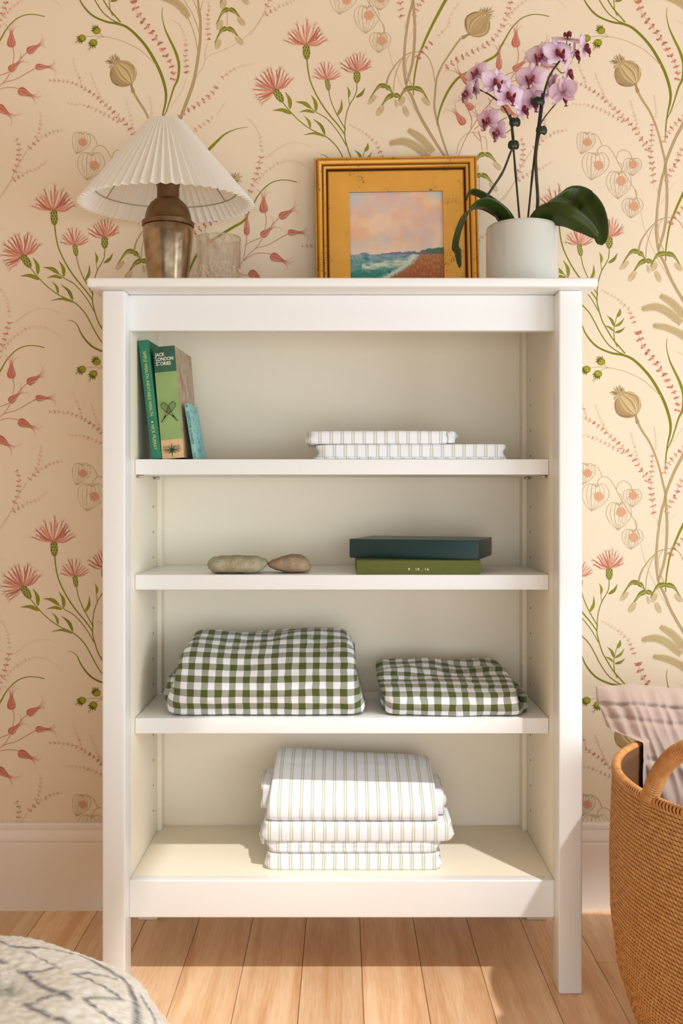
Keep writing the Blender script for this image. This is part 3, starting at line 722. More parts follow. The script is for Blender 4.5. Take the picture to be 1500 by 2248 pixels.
C1 = [GD, GD, (196, 136, 48), GOLD, GOLD, GD, GOLD, GOLD, GOLD, (190, 126, 44), GD, GOLD, GOLD, (200, 138, 50), GD, GD]
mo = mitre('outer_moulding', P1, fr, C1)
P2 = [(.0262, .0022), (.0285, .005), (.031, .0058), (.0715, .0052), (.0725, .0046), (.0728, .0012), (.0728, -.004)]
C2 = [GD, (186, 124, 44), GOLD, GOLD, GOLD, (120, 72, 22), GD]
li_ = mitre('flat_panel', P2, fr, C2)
box('back_board', -FW/2+.006, FW/2-.006, .002, .010, .006, FH-.006, M_dark, fr, bev=0, M=Mf)
# canvas painted with vertex colours
NXp, NZp = 200, 186; iw, ih = FW-.144, FH-.144
def vn(x, y, s, sd): return noise.noise(Vector((x*s+sd, y*s, sd*1.7)))
vs = []; cs = []
def mixc(a, b, f):
    f = max(0, min(1, f)); return tuple(a[i]+(b[i]-a[i])*f for i in range(3))
for j in range(NZp+1):
    v = j/NZp
    for i in range(NXp+1):
        u = i/NXp
        n1 = vn(u, v*1.3, 3.2, 5)+.5*vn(u, v, 7, 9)+.3*vn(u, v, 16, 2); n2_ = vn(u*.8, v, 4, 31)+.4*vn(u, v, 9, 17); br_ = vn(u*3, v, 26, 3)
        sky = mixc((244, 208, 178), (238, 186, 150), .5+n1*1.3)
        sky = mixc(sky, (206, 190, 206), (.5+n2_*1.5)*.55)
        cornr = max(0, 1-math.hypot(u, (1-v)*1.6)*3.2)+max(0, 1-math.hypot(1-u, (1-v)*1.6)*4)+max(0, .5-abs(v-.45)*6-abs(u-.3)*1.2)
        sky = mixc(sky, (186, 204, 206), cornr*1.0)
        sky = mixc(sky, (236, 224, 204), max(0, 1-(v-.28)*5)*.6)
        c = sky
        hz = .285
        sea_end = .62+.20*(hz-v)/hz*-1.2+.02*vn(u, v, 22, 40)
        if v < hz:
            dpt = (hz-v)/hz
            sea = mixc((150, 172, 184), (64, 140, 132), dpt*1.6+.6*br_)
            sea = mixc(sea, (40, 112, 110), max(0, vn(u*2, v*6, 6, 12))*1.3)
            wv = vn(u*1.4, v*4, 9, 77)*.05
            cu_ = .16-.09*max(0, .5-u)+wv
            foam = max(0, 1-abs(v-cu_-.02)/(.055+.03*br_))*(1 if u > .12 else .3)
            edge = max(0, 1-abs(u-(sea_end+.03*br_))/.07)
            shore = .74-.42*(1-v/hz)**1.4 if v < hz else .8
            xs_ = .72-.35*(1-v/hz)**1.6*1.0+.035*br_
            foam = max(foam, max(0, 1-abs(u-xs_+.04)/.09))
            sea = mixc(sea, (236, 232, 214), foam*.95)
            sand = mixc((192, 134, 88), (164, 92, 56), .5+br_*.9+(.35-dpt)*-.6)
            c = mixc(sea, sand, (u-xs_)*28)
        isl = .31+.012*math.sin(u*40)
        if .09 < u < .21 and hz < v < hz+.022*math.sin((u-.09)/.12*PI)+.004: c = (146, 126, 152)
        hill = hz+.022*min(1, max(0, (u-.33)*6))+.020*vn(u, 0, 26, 8)+.012*abs(vn(u, 0, 70, 3))+max(0, u-.70)*.20
        if u > .33 and hz-.002 < v < hill: c = mixc((136, 122, 160), (88, 112, 92), (u-.60)*3.5+.4*br_)
        if math.hypot((u-.415)*1.0, (v-.086)*.6) < .009: c = (52, 52, 44)
        if math.hypot(u-.775, (v-.225)*.7) < .006: c = (120, 70, 50)
        vs.append(Mf @ Vector((-iw/2+iw*u, -.001, .072+ih*v))); cs.append((*lin(c), 1))
fs = [(j*(NXp+1)+i, j*(NXp+1)+i+1, (j+1)*(NXp+1)+i+1, (j+1)*(NXp+1)+i) for j in range(NZp) for i in range(NXp)]
obj('canvas', vs, fs, mat_attr('oil_paint', .55, bump=(260, .25, .0004)), fr, col=cs)
print('painting ok')

# ------------------------------------------------------------------ books
Z1 = SH[0][1]; Z2 = SH[1][1]; Z3 = SH[2][1]; Z4 = 0.186
def book(name, xb, yb, lean, tk, ht, dp, label, m_cover, yaw=0.0, bands=None, pages=True, worn=None):
    # local frame: spine faces -y, x = thickness, z = height; standing on its tail edge, leaning left by 'lean'
    M = Matrix.Translation((xb, yb, Z1+.0003)) @ Matrix.Rotation(math.radians(yaw), 4, 'Z') @ Matrix.Rotation(math.radians(-lean), 4, 'Y')
    b = thing(name, (xb, yb, Z1), label, 'book', 'books leaning on the top shelf')
    box('cover', 0, .0022, .001, dp, 0, ht, m_cover, b, bev=.0006, M=M)
    box('cover', tk-.0022, tk, .001, dp, 0, ht, m_cover, b, bev=.0006, M=M)
    # gently rounded spine
    vs = []; fs = []; cs = []; NS = 8; bz = bands or [(0, 1, None)]
    box('pages', .0022, tk-.0022, .003, dp-.004, .003, ht-.003, M_page, b, bev=.0005, M=M)
    for (a0, a1, mm) in bz:
        vs = []; fs = []
        for z in (ht*a0, ht*a1):
            for i in range(NS+1):
                u = i/NS; vs.append(M @ Vector((tk*u, -(.0022+min(tk*.06, .002)*math.sin(PI*u)), z)))
            for i in range(NS+1):
                u = 1-i/NS; vs.append(M @ Vector((tk*u, .0012, z)))
        n = 2*(NS+1)
        fs = [(i, (i+1) % n, n+(i+1) % n, n+i) for i in range(n)]+[tuple(reversed(range(n))), tuple(n+i for i in range(n))]
        obj('spine' if a1-a0 > .4 else 'spine_band', vs, fs, mm or m_cover, b, auto=40)
    return b, M
M_page = mat('page_block', (226, 210, 178), .9, var=(400, (196, 176, 140), .3, .7, (1, 1, .02)))
M_bg1 = mat('emerald_cloth', (38, 126, 96), .6, bump=(900, .3, .0003), var=(14, (28, 104, 78), .3, .8))
M_bg2 = mat('dark_green_band', (48, 92, 70), .6, bump=(900, .25, .0003), var=(40, (36, 74, 56), .35, .8))
M_bg3 = mat('sage_cloth', (150, 176, 112), .65, bump=(900, .3, .0003), var=(22, (126, 152, 88), .3, .8))
M_bg4 = mat('peach_band', (226, 188, 142), .65, bump=(900, .2, .0003), var=(30, (206, 166, 120), .3, .8))
M_bg5 = mat('mottled_tan_board', (190, 166, 142), .7, bump=(300, .3, .0004), var=(45, (146, 122, 84), .40, .72))
M_bg6 = mat('pale_blue_cloth', (150, 204, 200), .6, bump=(900, .25, .0003), var=(30, (112, 164, 160), .3, .8))
M_gilt = mat('gilt_lettering', (214, 206, 132), .5); M_wlet = mat('cream_lettering', (240, 232, 206), .6); M_blet = mat('black_lettering', (30, 34, 34), .6); M_glet = mat('green_lettering', (56, 84, 50), .6)
KY = 1+.10/DIST
xb1 = at(334, 1008, .10).x
b1, M1 = book('book', xb1, .100, 6.6, .0185, .2215, .150, 'tall emerald green book with gilt spine lettering, leftmost and leaning on the shelf side', M_bg1, yaw=-3)
def face(M, x, z, ang=0.0, y=-.0046): return M @ Matrix.Translation((x, y, z)) @ Matrix.Rotation(PI/2, 4, 'X') @ Matrix.Rotation(ang, 4, 'Z')
txt('SIMPLE WEALTH, INEVITABLE WEALTH', .0088, face(M1, .0092, .201, -PI/2), M_gilt, b1, sx=.80, space=1.0)
txt('NICK MURRAY', .0088, face(M1, .0092, .064, -PI/2), M_gilt, b1, sx=.80)
mbx = MB(); q = .0022
mbx.add([face(M1, .0092, .0685) @ Vector(v) for v in ((0, -q, 0), (q, 0, 0), (0, q, 0), (-q, 0, 0))], [(0, 1, 2, 3)]); mbx.build('ornament', M_gilt, b1, smooth=False)
xb2 = at(357, 1008, .10).x
b2, M2 = book('book', xb2, .100, 5.0, .0405, .2085, .150, 'thick green hardback with crossed snowshoes and a peach foot on its spine', M_bg5, yaw=-3,
              bands=[(0, .168, M_bg4), (.168, .772, M_bg3), (.772, 1, M_bg2)])
for i, s_ in enumerate(('JACK', 'LONDON', 'STORIES')): txt(s_, .0090, face(M2, .0046, .1930-.0085*i, 0, -.0064), M_wlet, b2, sx=.84, bold=.00016)
mbx = MB()
def F2(x, z): return M2 @ Vector((x, -.0053, z))
for s in (-1, 1):       # crossed snowshoes
    def R(x, z, s=s):
        a = math.radians(38)*s; return F2(.0205+x*math.cos(a)+z*math.sin(a), .088-x*math.sin(a)*1+z*math.cos(a))
    out = [(0, -.022), (.0012, -.010), (.0052, .004), (.0056, .014), (.002, .0195), (-.002, .0195), (-.0056, .014), (-.0052, .004), (-.0012, -.010), (0, -.022)]
    tube(mbx, [R(*p) for p in out], .00042, 4)
    tube(mbx, [R(0, -.010), R(0, -.025)], .0007, 4)
    for k in range(7):
        zz = -.004+k*.0034
        wdt = .0022+.0030*math.sin(min(1, (k+1)/5)*PI/2); tube(mbx, [R(-wdt, zz), R(wdt, zz+.002)], .00016, 3); tube(mbx, [R(-wdt, zz+.002), R(wdt, zz)], .00016, 3)
mbx.build('snowshoe_emblem', M_blet, b2)
mbx = MB()
for k in range(8):
    a = k*PI/4; L = .0155 if k % 2 == 0 else .011; c0 = (.0203, .0155)
    e = (c0[0]+L*math.sin(a), c0[1]+L*math.cos(a)); pa = (c0[0]+.0016*math.cos(a), c0[1]-.0016*math.sin(a)); pb = (c0[0]-.0016*math.cos(a), c0[1]+.0016*math.sin(a))
    mbx.add([M2 @ Vector((x, -.0049, z)) for x, z in (pa, e, pb)], [(0, 1, 2)])
mbx.build('star_emblem', M_glet, b2, smooth=False)
for i, s_ in enumerate(('PLATT & MUNK', 'GREAT WRITERS', 'COLLECTION')): txt(s_, .0056, face(M2, .0203, .0215-.0046*i, 0, -.0060), M_blet, b2, align='CENTER', sx=.82)
xb3 = at(425, 1008, .11).x
b3, M3 = book('book', xb3, .11, 9.4, .0085, .1050, .085, 'small pale blue book with black lettering, rightmost of the three', M_bg6, yaw=-3)
txt("DON'TS FOR HUSBANDS", .0068, face(M3, .0042, .091, -PI/2, -.0030), M_blet, b3, sx=.82); txt('1913', .0062, face(M3, .0042, .013, -PI/2, -.0030), M_blet, b3, sx=.8)
txt('*', .012, face(M3, .0042, .0985, 0, -.0030), M_blet, b3, align='CENTER')
mbx = MB(); rq = random.Random(5)
for k in range(5):      # printed ornament down the side cover
    for s in range(4):
        p0 = (.012+rq.random()*.05, .012+k*.018+rq.random()*.008)
        pts = [p0, (p0[0]+rq.uniform(-.008, .008), p0[1]+rq.uniform(0, .006)), (p0[0]+rq.uniform(-.008, .012), p0[1]+rq.uniform(-.004, .010))]
        tube(mbx, [M3 @ Vector((.0086, y, z)) for y, z in catmull(pts, 4)], .00025, 3)
mbx.build('cover_ornament', M_blet, b3)

# ------------------------------------------------------------------ folded linen
def bundle(name, x0, x1, prof, mt, label, cat, group=None, hm=None, xs=None, nu=90, nv=72, n_end=5.0, wr=.0015, wf=22, seed=0, parent=None, zb=0.0, usc=1.0, uoff=0.0, edge=.0, skew=None, bulge=0.004, vsc=1.0, ztop=None):
    """closed loop profile (y,z) swept along x; ends close softly; uv = cloth coordinates in metres"""
    loop = catmull(prof, 12, closed=True); loop = [np.array(p) for p in loop]
    d = [0]
    for i in range(len(loop)): d.append(d[-1]+math.dist(loop[i], loop[(i+1) % len(loop)]))
    tot = d[-1]; pts = []; j = 0
    for k in range(nv+1):
        t = tot*k/nv
        while j < len(loop)-1 and d[j+1] < t: j += 1
        a = loop[j % len(loop)]; b = loop[(j+1) % len(loop)]; s_ = (t-d[j])/max(d[j+1]-d[j], 1e-9); pts.append(a+(b-a)*min(s_, 1))
    yc = sum(p[0] for p in pts)/len(pts); zs = [p[1] for p in pts]; zc = min(zs)+.45*(max(zs)-min(zs)); zmin = min(p[1] for p in prof); zmax = max(zs)
    vs = []; uv = []; fs = []
    us = [0.5-0.5*math.cos(PI*i/nu)*(.25)-(i/nu-.5)*-.75 for i in range(nu+1)]
    us = [(u-us[0])/(us[-1]-us[0]) for u in us]
    xm = (x0+x1)/2; hw = (x1-x0)/2
    for i, u in enumerate(us):
        e = 2*u-1; sc = max(0.0, 1-abs(e)**n_end)**(1/n_end*1.6) if abs(e) < 1 else 0
        sc = max(sc, .0 if abs(e) >= 1 else sc)
        for k, p in enumerate(pts):
            y = yc+(p[0]-yc)*(0.12+.88*sc); z = zc+(p[1]-zc)*sc
            f = (p[1]-zmin)/(zmax-zmin)
            if hm: z = zmin+(z-zmin)*(1+(hm(u)-1)*min(1, f*1.3))
            fe = .5+(f-.5)*min(1, sc*1.2); x = x0+(x1-x0)*u+(skew(u, fe) if skew else 0)+bulge*math.sin(fe*PI*2.2+seed)*e*abs(e)
            P = Vector((x, y, z))
            nz1 = noise.noise(Vector((x*wf*.6, y*wf*1.6, z*wf*1.6+seed*7.1)))
            nz2 = noise.noise(Vector((x*wf*2.2+9, y*wf*3, z*wf*3+seed*3.3)))
            nz3 = noise.noise(Vector((x*wf*.35+4, y*wf*4.5+z*wf*3, seed*5.0)))
            dd = Vector((0, p[0]-yc, (p[1]-zc)*1.2)); L = dd.length
            dd = dd/L if L > 1e-6 else Vector((0, 0, 0))
            amp = wr*(1.0 if z > zmin+.002 else .15)
            P += dd*(nz1*1.6+nz2*.5+nz3*.9)*amp; P.x += nz2*amp*.6
            P.z = max(P.z, zmin+.0002); P.z = min(P.z, ztop) if ztop else P.z; P.y = min(P.y, .334)
            vs.append(P); uv.append(((x-(P.x-x)*.0)*usc+uoff, tot*k/nv*vsc))
    m = nv+1
    for i in range(nu):
        for k in range(nv): fs.append((i*m+k, i*m+k+1, (i+1)*m+k+1, (i+1)*m+k))
    o = obj(name, vs, fs, mt, parent, uv=uv, origin=None if parent is not None else (xm, yc, zmin))
    if label: tag(o, label, cat, group)
    return o
def slab(y0, y1, z0, h, r=None, back=None):
    hb = back if back is not None else h
    r = r or h*.45
    return [(y0+r*.6, z0), (y0+r*.12, z0+r*.35), (y0, z0+h*.5), (y0+r*.12, z0+h-r*.35), (y0+r*.7, z0+h), ((y0+y1)/2, z0+(h+hb)/2), (y1-r*.6, z0+hb), (y1, z0+hb*.5), (y1-r*.6, z0), ((y0+y1)/2, z0)]
def X(px, Y, py=0): return at(px, py, Y).x
g1 = 'gingham cloths folded on the third shelf'
# big gingham
pf = [(.110, Z3), (.092, Z3+.012), (.086, Z3+.040), (.096, Z3+.072), (.125, Z3+.108), (.170, Z3+.134), (.215, Z3+.145), (.262, Z3+.135), (.285, Z3+.090), (.288, Z3+.040), (.272, Z3+.004), (.2, Z3)]
big = bundle('folded_gingham', X(362, .10), X(799, .10), pf, M_ging, 'large folded olive and white gingham cloth on the left of the third shelf', 'cloth', None,
       hm=lambda u: 1-.04*math.sin(u*PI)+.015*math.cos(u*9)+.03*u, nu=130, nv=120, n_end=13, wr=.0031, wf=20, seed=2, uoff=.003,
       skew=lambda u, f: (.5-u)*.085*max(0, f-.35)+.010*f*(1-u), bulge=.006)
pf = slab(.13, .26, Z3+.0, .050)
bundle('under_fold', X(357, .13), X(372, .13)+.02, slab(.12, .27, Z3+.004, .062), M_ging, None, None, parent=big, nu=24, nv=40, n_end=3, wr=.002, seed=5)
bundle('under_fold', X(775, .14), X(801, .14), slab(.13, .25, Z3+.002, .026), M_ging, None, None, parent=big, nu=24, nv=40, n_end=3, wr=.002, seed=6)
pf = [(.110, Z3), (.094, Z3+.006), (.088, Z3+.020), (.096, Z3+.038), (.125, Z3+.052), (.165, Z3+.060), (.215, Z3+.074), (.262, Z3+.080), (.290, Z3+.060), (.292, Z3+.028), (.280, Z3+.004), (.2, Z3)]
sml = bundle('folded_gingham', X(846, .10), X(1156, .10), pf, M_ging, 'small folded olive and white gingham cloth on the right of the third shelf', 'cloth', None,
       hm=lambda u: 1.03-.05*u+.02*math.sin(u*7), nu=110, nv=100, n_end=13, wr=.0046, wf=19, seed=9, uoff=.009, skew=lambda u, f: -.014*f-.03*max(0, u-.7)*f, bulge=.004)
bundle('under_fold', X(839, .13), X(860, .13), slab(.125, .27, Z3+.002, .040), M_ging, None, None, parent=sml, nu=24, nv=40, n_end=3, wr=.002, seed=12)
bundle('under_fold', X(1140, .12), X(1163, .12), slab(.115, .26, Z3+.002, .034), M_ging, None, None, parent=sml, nu=24, nv=40, n_end=3, wr=.003, seed=13)
# two striped cloths on the top shelf
lo = bundle('folded_sheet', X(694, .10), X(1112, .10), slab(.092, .280, Z1+.0035, .0245), M_stripe, 'flat folded striped sheet underneath, lower of the two on the top shelf', 'sheet', 'striped sheets on the top shelf', ztop=Z1+.0283,
       nu=100, nv=60, n_end=16, wr=.0008, wf=18, seed=21, usc=1.02, uoff=.004, hm=lambda u: 1.0+.05*u)
bundle('hem_fold', X(681, .10), X(1118, .10), slab(.089, .285, Z1+.0003, .0036), M_stripe, None, None, parent=lo, nu=60, nv=30, n_end=20, wr=.0003, seed=22)
up = bundle('folded_sheet', X(670, .10), X(988, .10), slab(.095, .250, Z1+.0285, .0255), M_stripe, 'rolled-over striped sheet lying on top of the flat one on the top shelf', 'sheet', 'striped sheets on the top shelf',
       nu=100, nv=60, n_end=12, wr=.0014, wf=20, seed=25, uoff=.010, hm=lambda u: .98+.10*max(0, u-.85)/.15*.6)
bundle('fold_corner', X(965, .11), X(1008, .11), [(.105, Z1+.0300), (.100, Z1+.040), (.104, Z1+.054), (.13, Z1+.052), (.19, Z1+.042), (.235, Z1+.034), (.2, Z1+.030)], M_stripe, None, None, parent=up, nu=40, nv=50, n_end=2.2, wr=.0035, wf=36, seed=28)
# stack of four on the bottom shelf
gs4 = 'striped sheets stacked on the bottom shelf'
z = zz_ = Z4+.0003
sA = bundle('folded_sheet', X(582, .085), X(971, .085), slab(.083, .285, z, .0315), M_stripe, 'striped sheet at the very bottom of the stack on the lowest shelf', 'sheet', gs4, ztop=z+.0322, nu=110, nv=70, n_end=20, wr=.0012, wf=16, seed=31, uoff=.003)
sB = bundle('folded_sheet', X(584, .085), X(968, .085), slab(.085, .280, z+.0325, .0200), M_stripe, 'thin rumpled striped sheet, second from the bottom of the lowest stack', 'sheet', gs4, ztop=z+.0530, nu=110, nv=60, n_end=16, wr=.0016, wf=18, seed=35, uoff=.006)
sC = bundle('folded_sheet', X(575, .085), X(997, .085), slab(.079, .285, z+.0535, .0350), M_stripe, 'wide striped sheet, second from the top of the lowest stack', 'sheet', gs4, ztop=zz_+.0885, nu=110, nv=70, n_end=20, wr=.0010, wf=16, seed=37, uoff=.001)
zt = z+.0890
pf = [(.100, zt), (.086, zt+.004), (.083, zt+.016), (.092, zt+.034), (.130, zt+.056), (.185, zt+.074), (.235, zt+.086), (.262, zt+.084), (.275, zt+.060), (.278, zt+.025), (.262, zt+.002), (.18, zt)]
sD = bundle('folded_sheet', X(581, .085), X(966, .085), pf, M_stripe, 'thick puffed striped sheet on top of the stack on the lowest shelf', 'sheet', gs4,
       nu=120, nv=100, n_end=24, wr=.0014, wf=13, seed=41, uoff=.004, hm=lambda u: 1.10-.20*u, skew=lambda u, f: .012*f*(1-u)-.004*u*f, bulge=0)
bundle('under_fold', X(569, .13), X(590, .13), slab(.12, .27, z+.034, .017), M_stripe, None, None, parent=sB, nu=24, nv=40, n_end=2.5, wr=.002, seed=43)
bundle('under_fold', X(573, .15), X(610, .15), slab(.14, .26, zt+.004, .052), M_stripe, None, None, parent=sD, nu=30, nv=50, n_end=9, wr=.003, seed=45)
bundle('under_fold', X(940, .12), X(980, .12), slab(.115, .26, zt+.002, .040), M_stripe, None, None, parent=sD, nu=30, nv=50, n_end=7, wr=.003, seed=47)

# ------------------------------------------------------------------ stones
def tab(t, u):
    for (a, va), (b, vb) in zip(t, t[1:]):
        if u <= b:
            q = (u-a)/(b-a); q = q*q*(3-2*q)*.5+q*.5; return va+(vb-va)*q
    return t[-1][1]
def stone(px0, px1, Y, H, dy, label, c1, c2, seed, top, bot):
    x0, x1 = X(px0, Y), X(px1, Y); vs = []; fs = []; NU, NV = 64, 60
    for j in range(NV+1):
        u = .5-.5*math.cos(PI*j/NV); tz, bz = tab(top, u)*H, tab(bot, u)*H; wy = (max(0, 1-abs(2*u-1)**4))**.5
        for i in range(NU):
            a = 2*PI*i/NU; cy, sz = sp(math.cos(a), .85), sp(math.sin(a), .8)
            if j in (0, NV): cy = sz = 0
            z = (tz+bz)/2+(tz-bz)/2*sz; y = dy*wy*cy; x = x0+(x1-x0)*u
            q = .0012*noise.noise(Vector((x*60+seed, y*60, z*60)))+.0004*noise.noise(Vector((x*260+seed, y*260, z*260)))
            vs.append(Vector((x, Y+dy+y+q*cy, Z2+.0002+max(0, z+q*sz))))
    for j in range(NV):
        for i in range(NU): fs.append((j*NU+i, j*NU+(i+1) % NU, (j+1)*NU+(i+1) % NU, (j+1)*NU+i))
    m = mat('river_stone', c1, .8, bump=(300, .35, .0008), var=(45, c2, .38, .66), spec=.25); t = NT(m)
    src = t.b.inputs['Base Color'].links[0].from_socket; tc = t.n('ShaderNodeTexCoord'); nz = t.n('ShaderNodeTexNoise'); nz.inputs['Scale'].default_value = 700; nz.inputs['Detail'].default_value = 3
    t.link(tc.outputs['Object'], nz.inputs['Vector']); r = t.n('ShaderNodeValToRGB'); e = r.color_ramp.elements; e[0].position = .33; e[0].color = (.12, .10, .07, 1); e[1].position = .44; e[1].color = (1, 1, 1, 1)
    e2 = r.color_ramp.elements.new(.62); e2.color = (1, 1, 1, 1); e3 = r.color_ramp.elements.new(.72); e3.color = (1.5, 1.5, 1.45, 1); t.link(nz.outputs[0], r.inputs[0])
    mm = t.n('ShaderNodeMix'); mm.data_type = 'RGBA'; mm.blend_type = 'MULTIPLY'; mm.inputs[0].default_value = .8; t.link(src, mm.inputs[6]); t.link(r.outputs[0], mm.inputs[7]); t.link(mm.outputs[2], t.b.inputs['Base Color'])
    return tag(obj('stone', vs, fs, m, origin=((x0+x1)/2, Y+dy, Z2)), label, 'stone', 'stones on the second shelf')
def sp(v, p): return math.copysign(abs(v)**p, v)
stone(449, 586, .085, .0330, .040, 'flat oblong grey-green pebble on the second shelf', (158, 148, 116), (182, 176, 152), 1,
      [(0, .52), (.03, .74), (.10, .92), (.25, .99), (.55, 1.0), (.80, .96), (.93, .82), (1, .62)], [(0, .48), (.03, .26), (.09, .06), (.16, .0), (.80, .0), (.90, .16), (1, .55)])
stone(585, 681, .100, .0350, .032, 'tapered brown speckled stone touching the flat pebble', (142, 126, 102), (172, 146, 120), 4,
      [(0, .55), (.12, .70), (.35, .90), (.58, 1.0), (.74, .99), (.86, .88), (.94, .72), (1, .45)], [(0, .45), (.06, .30), (.22, .14), (.40, .02), (.60, .0), (.92, .04), (1, .12)])

# ------------------------------------------------------------------ boxes
M_olive = mat('olive_book_linen', (108, 112, 62), .85, bump=(700, .6, .0005), var=(900, (88, 94, 46), .35, .65), spec=.15)
M_teal = mat('dark_teal_leather', (6, 50, 50), .35, bump=(500, .3, .0004), spec=.5)
bx0 = X(783, .088); bx1 = X(1056, .088)
bo = thing('keepsake_box', ((bx0+bx1)/2, .19, Z2), 'olive green linen box with a small white date, under the dark teal box', 'box', 'boxes on the second shelf')
box('lid', bx0, bx1, .088, .290, Z2+.0003, Z2+.0262, M_olive, bo, bev=.0012)
txt('9 . 10 . 16', .0066, Matrix.Translation(((at(919, 1250, .088).x), .0876, at(919, 1250, .088).z)) @ Matrix.Rotation(PI/2, 4, 'X'), M_wlet, bo, name='date_lettering', align='CENTER', space=1.35, bold=.0001)
tb = thing('keepsake_box', (.16, .2, Z2+.0265), 'dark teal leather box sitting askew on the olive linen box', 'box', 'boxes on the second shelf')
th = math.radians(17.0)
Mb = Matrix.Translation((.0142, .158, Z2+.0266)) @ Matrix.Rotation(-th, 4, 'Z')
box('lid', 0, .2480, 0, .168, .0015, .0362, M_teal, tb, bev=.0018, M=Mb, seg=3)
box('base_tray', .001, .247, .001, .167, 0, .0015, M_teal, tb, bev=.0004, M=Mb)

# ------------------------------------------------------------------ potted orchid
PX, PY = .3440, .150
orc = thing('potted_orchid', (PX, PY, TOP), 'pink and white orchid in a pale grey ceramic pot on top of the bookcase', 'plant')
M_pot = mat('pale_glaze', (206, 204, 196), .22, spec=.6, coat=.3)
mb = MB(); lathe(mb, [(0, 0), (.0655, 0), (.0672, .002), (.0682, .010), (.0682, .126), (.0670, .1325), (.0645, .1345), (.0622, .1325), (.0615, .126), (.0610, .012), (0, .010)], (PX, PY, TOP+.0002), 96)
pot = mb.build('pot', M_pot, orc, auto=60)
M_bark = mat('orchid_bark', (86, 60, 38), .95, bump=(90, 1.0, .006), var=(60, (44, 30, 20), .3, .7))
vs = []; fs = []; n = 40
for j in range(9):
    for i in range(n):
        r = .0610*j/8; a = 2*PI*i/n; vs.append((PX+r*math.cos(a), PY+r*math.sin(a), TOP+.116+.006*noise.noise(Vector((r*math.cos(a)*90, r*math.sin(a)*90, 1)))))
for j in range(8):
    for i in range(n): fs.append((j*n+i, j*n+(i+1) % n, (j+1)*n+(i+1) % n, (j+1)*n+i))
o = obj('bark', vs, fs, M_bark, orc); o['kind'] = 'stuff'
M_leaf = mat('orchid_leaf', (58, 76, 20), .36, spec=.4, var=(18, (40, 56, 14), .3, .75), bump=(40, .08, .0008)); 
t = NT(M_leaf); tr = t.n('ShaderNodeBsdfTranslucent'); tr.inputs[0].default_value = (*lin((120, 150, 40)), 1); mx = t.n('ShaderNodeMixShader'); mx.inputs[0].default_value = .18
t.link(t.b.outputs[0], mx.inputs[1]); t.link(tr.outputs[0], mx.inputs[2]); t.link(mx.outputs[0], t.nt.nodes['Material Output'].inputs[0])
def orchid_leaf(cl, wd, side, fold=.25, name='leaf', sh=.75, ex=.55):
    P = [Vector(p) for p in catmull(cl, 7)]; m = len(P); vs = []; fs = []; NW = 8
    for i in range(m):
        t_ = i/(m-1); T = (P[min(i+1, m-1)]-P[max(i-1, 0)]).normalized()
        sd = Vector(side(t_)) if callable(side) else Vector(side); sd = (sd-T*sd.dot(T)).normalized(); nn = T.cross(sd)
        if nn.z < 0: nn = -nn
        w_ = wd*(math.sin(PI*min(1, t_)**sh)**ex if 0 < t_ < 1 else 0)*.5
        w_ = max(w_, wd*(.16 if t_ < .5 else .01))
        for k in range(NW+1):
            s = (k/NW-.5)*2; vs.append(P[i]+sd*(s*w_)+nn*(fold*w_*(abs(s)**1.3)-.0011*(1 if k == NW//2 else 0)))
    k_ = NW+1
    for i in range(m-1):
        for k in range(NW): fs.append((i*k_+k, i*k_+k+1, (i+1)*k_+k+1, (i+1)*k_+k))
    o = obj(name, vs, fs, M_leaf, orc)
    md = o.modifiers.new('thick', 'SOLIDIFY'); md.thickness = .0016; md.offset = 0
    return o
def L3(lst): return [tuple(at(px, py, Y)) for px, py, Y in lst]
orchid_leaf(L3([(1124, 500, .145), (1100, 472, .135), (1066, 452, .115), (1034, 462, .095), (1014, 500, .075), (1003, 545, .07), (1010, 588, .07)]), .040, (.35, -.8, .25))
orchid_leaf(L3([(1135, 500, .16), (1112, 468, .165), (1075, 440, .17), (1045, 424, .17), (1030, 425, .165), (1024, 440, .16)]), .020, (.2, -.9, .35))
orchid_leaf(L3([(1160, 498, .17), (1195, 466, .18), (1238, 440, .19), (1274, 437, .18), (1303, 462, .16), (1318, 500, .145), (1322, 538, .135)]), .046, lambda t_: (.2+.75*t_, -.75+.35*t_, .6-.45*t_), sh=.95, ex=.40)
orchid_leaf(L3([(1165, 500, .13), (1195, 474, .11), (1228, 472, .09), (1258, 482, .08), (1288, 500, .085), (1312, 522, .09)]), .044, (.0, -.6, .8))
M_stem = mat('orchid_stem', (44, 36, 26), .45, var=(50, (66, 58, 30), .35, .7)); M_stake = mat('stake', (30, 28, 24), .5); M_clip = mat('green_clip', (30, 44, 26), .35, spec=.6); M_ped = mat('pedicel', (140, 128, 66), .5)
def stem(lst, r0, r1, name='stem', m=M_stem):
    P = catmull([tuple(at(px, py, Y)) for px, py, Y in lst], 7); n = len(P); mb = MB(); tube(mb, P, [r0+(r1-r0)*i/(n-1)+(.0005 if i % 11 == 5 else 0) for i in range(n)], 8)
    return mb.build(name, m, orc)
stem([(1110, 505, .15), (1075, 452, .14), (1068, 436, .14), (1082, 412, .145), (1104, 378, .15), (1120, 338, .15), (1128, 316, .15), (1125, 280, .15), (1117, 254, .15), (1100, 228, .145), (1072, 206, .14), (1050, 194, .135), (1045, 176, .13)], .0028, .0012)
stem([(1178, 505, .16), (1181, 440, .16), (1178, 385, .16), (1177, 340, .16), (1184, 290, .16), (1190, 240, .16), (1196, 200, .155), (1208, 165, .15), (1226, 138, .145), (1243, 118, .14), (1252, 96, .14)], .0034, .0013)
stem([(1186, 275, .155), (1196, 258, .15), (1210, 240, .14), (1224, 224, .13)], .0014, .0010, 'side_stem')
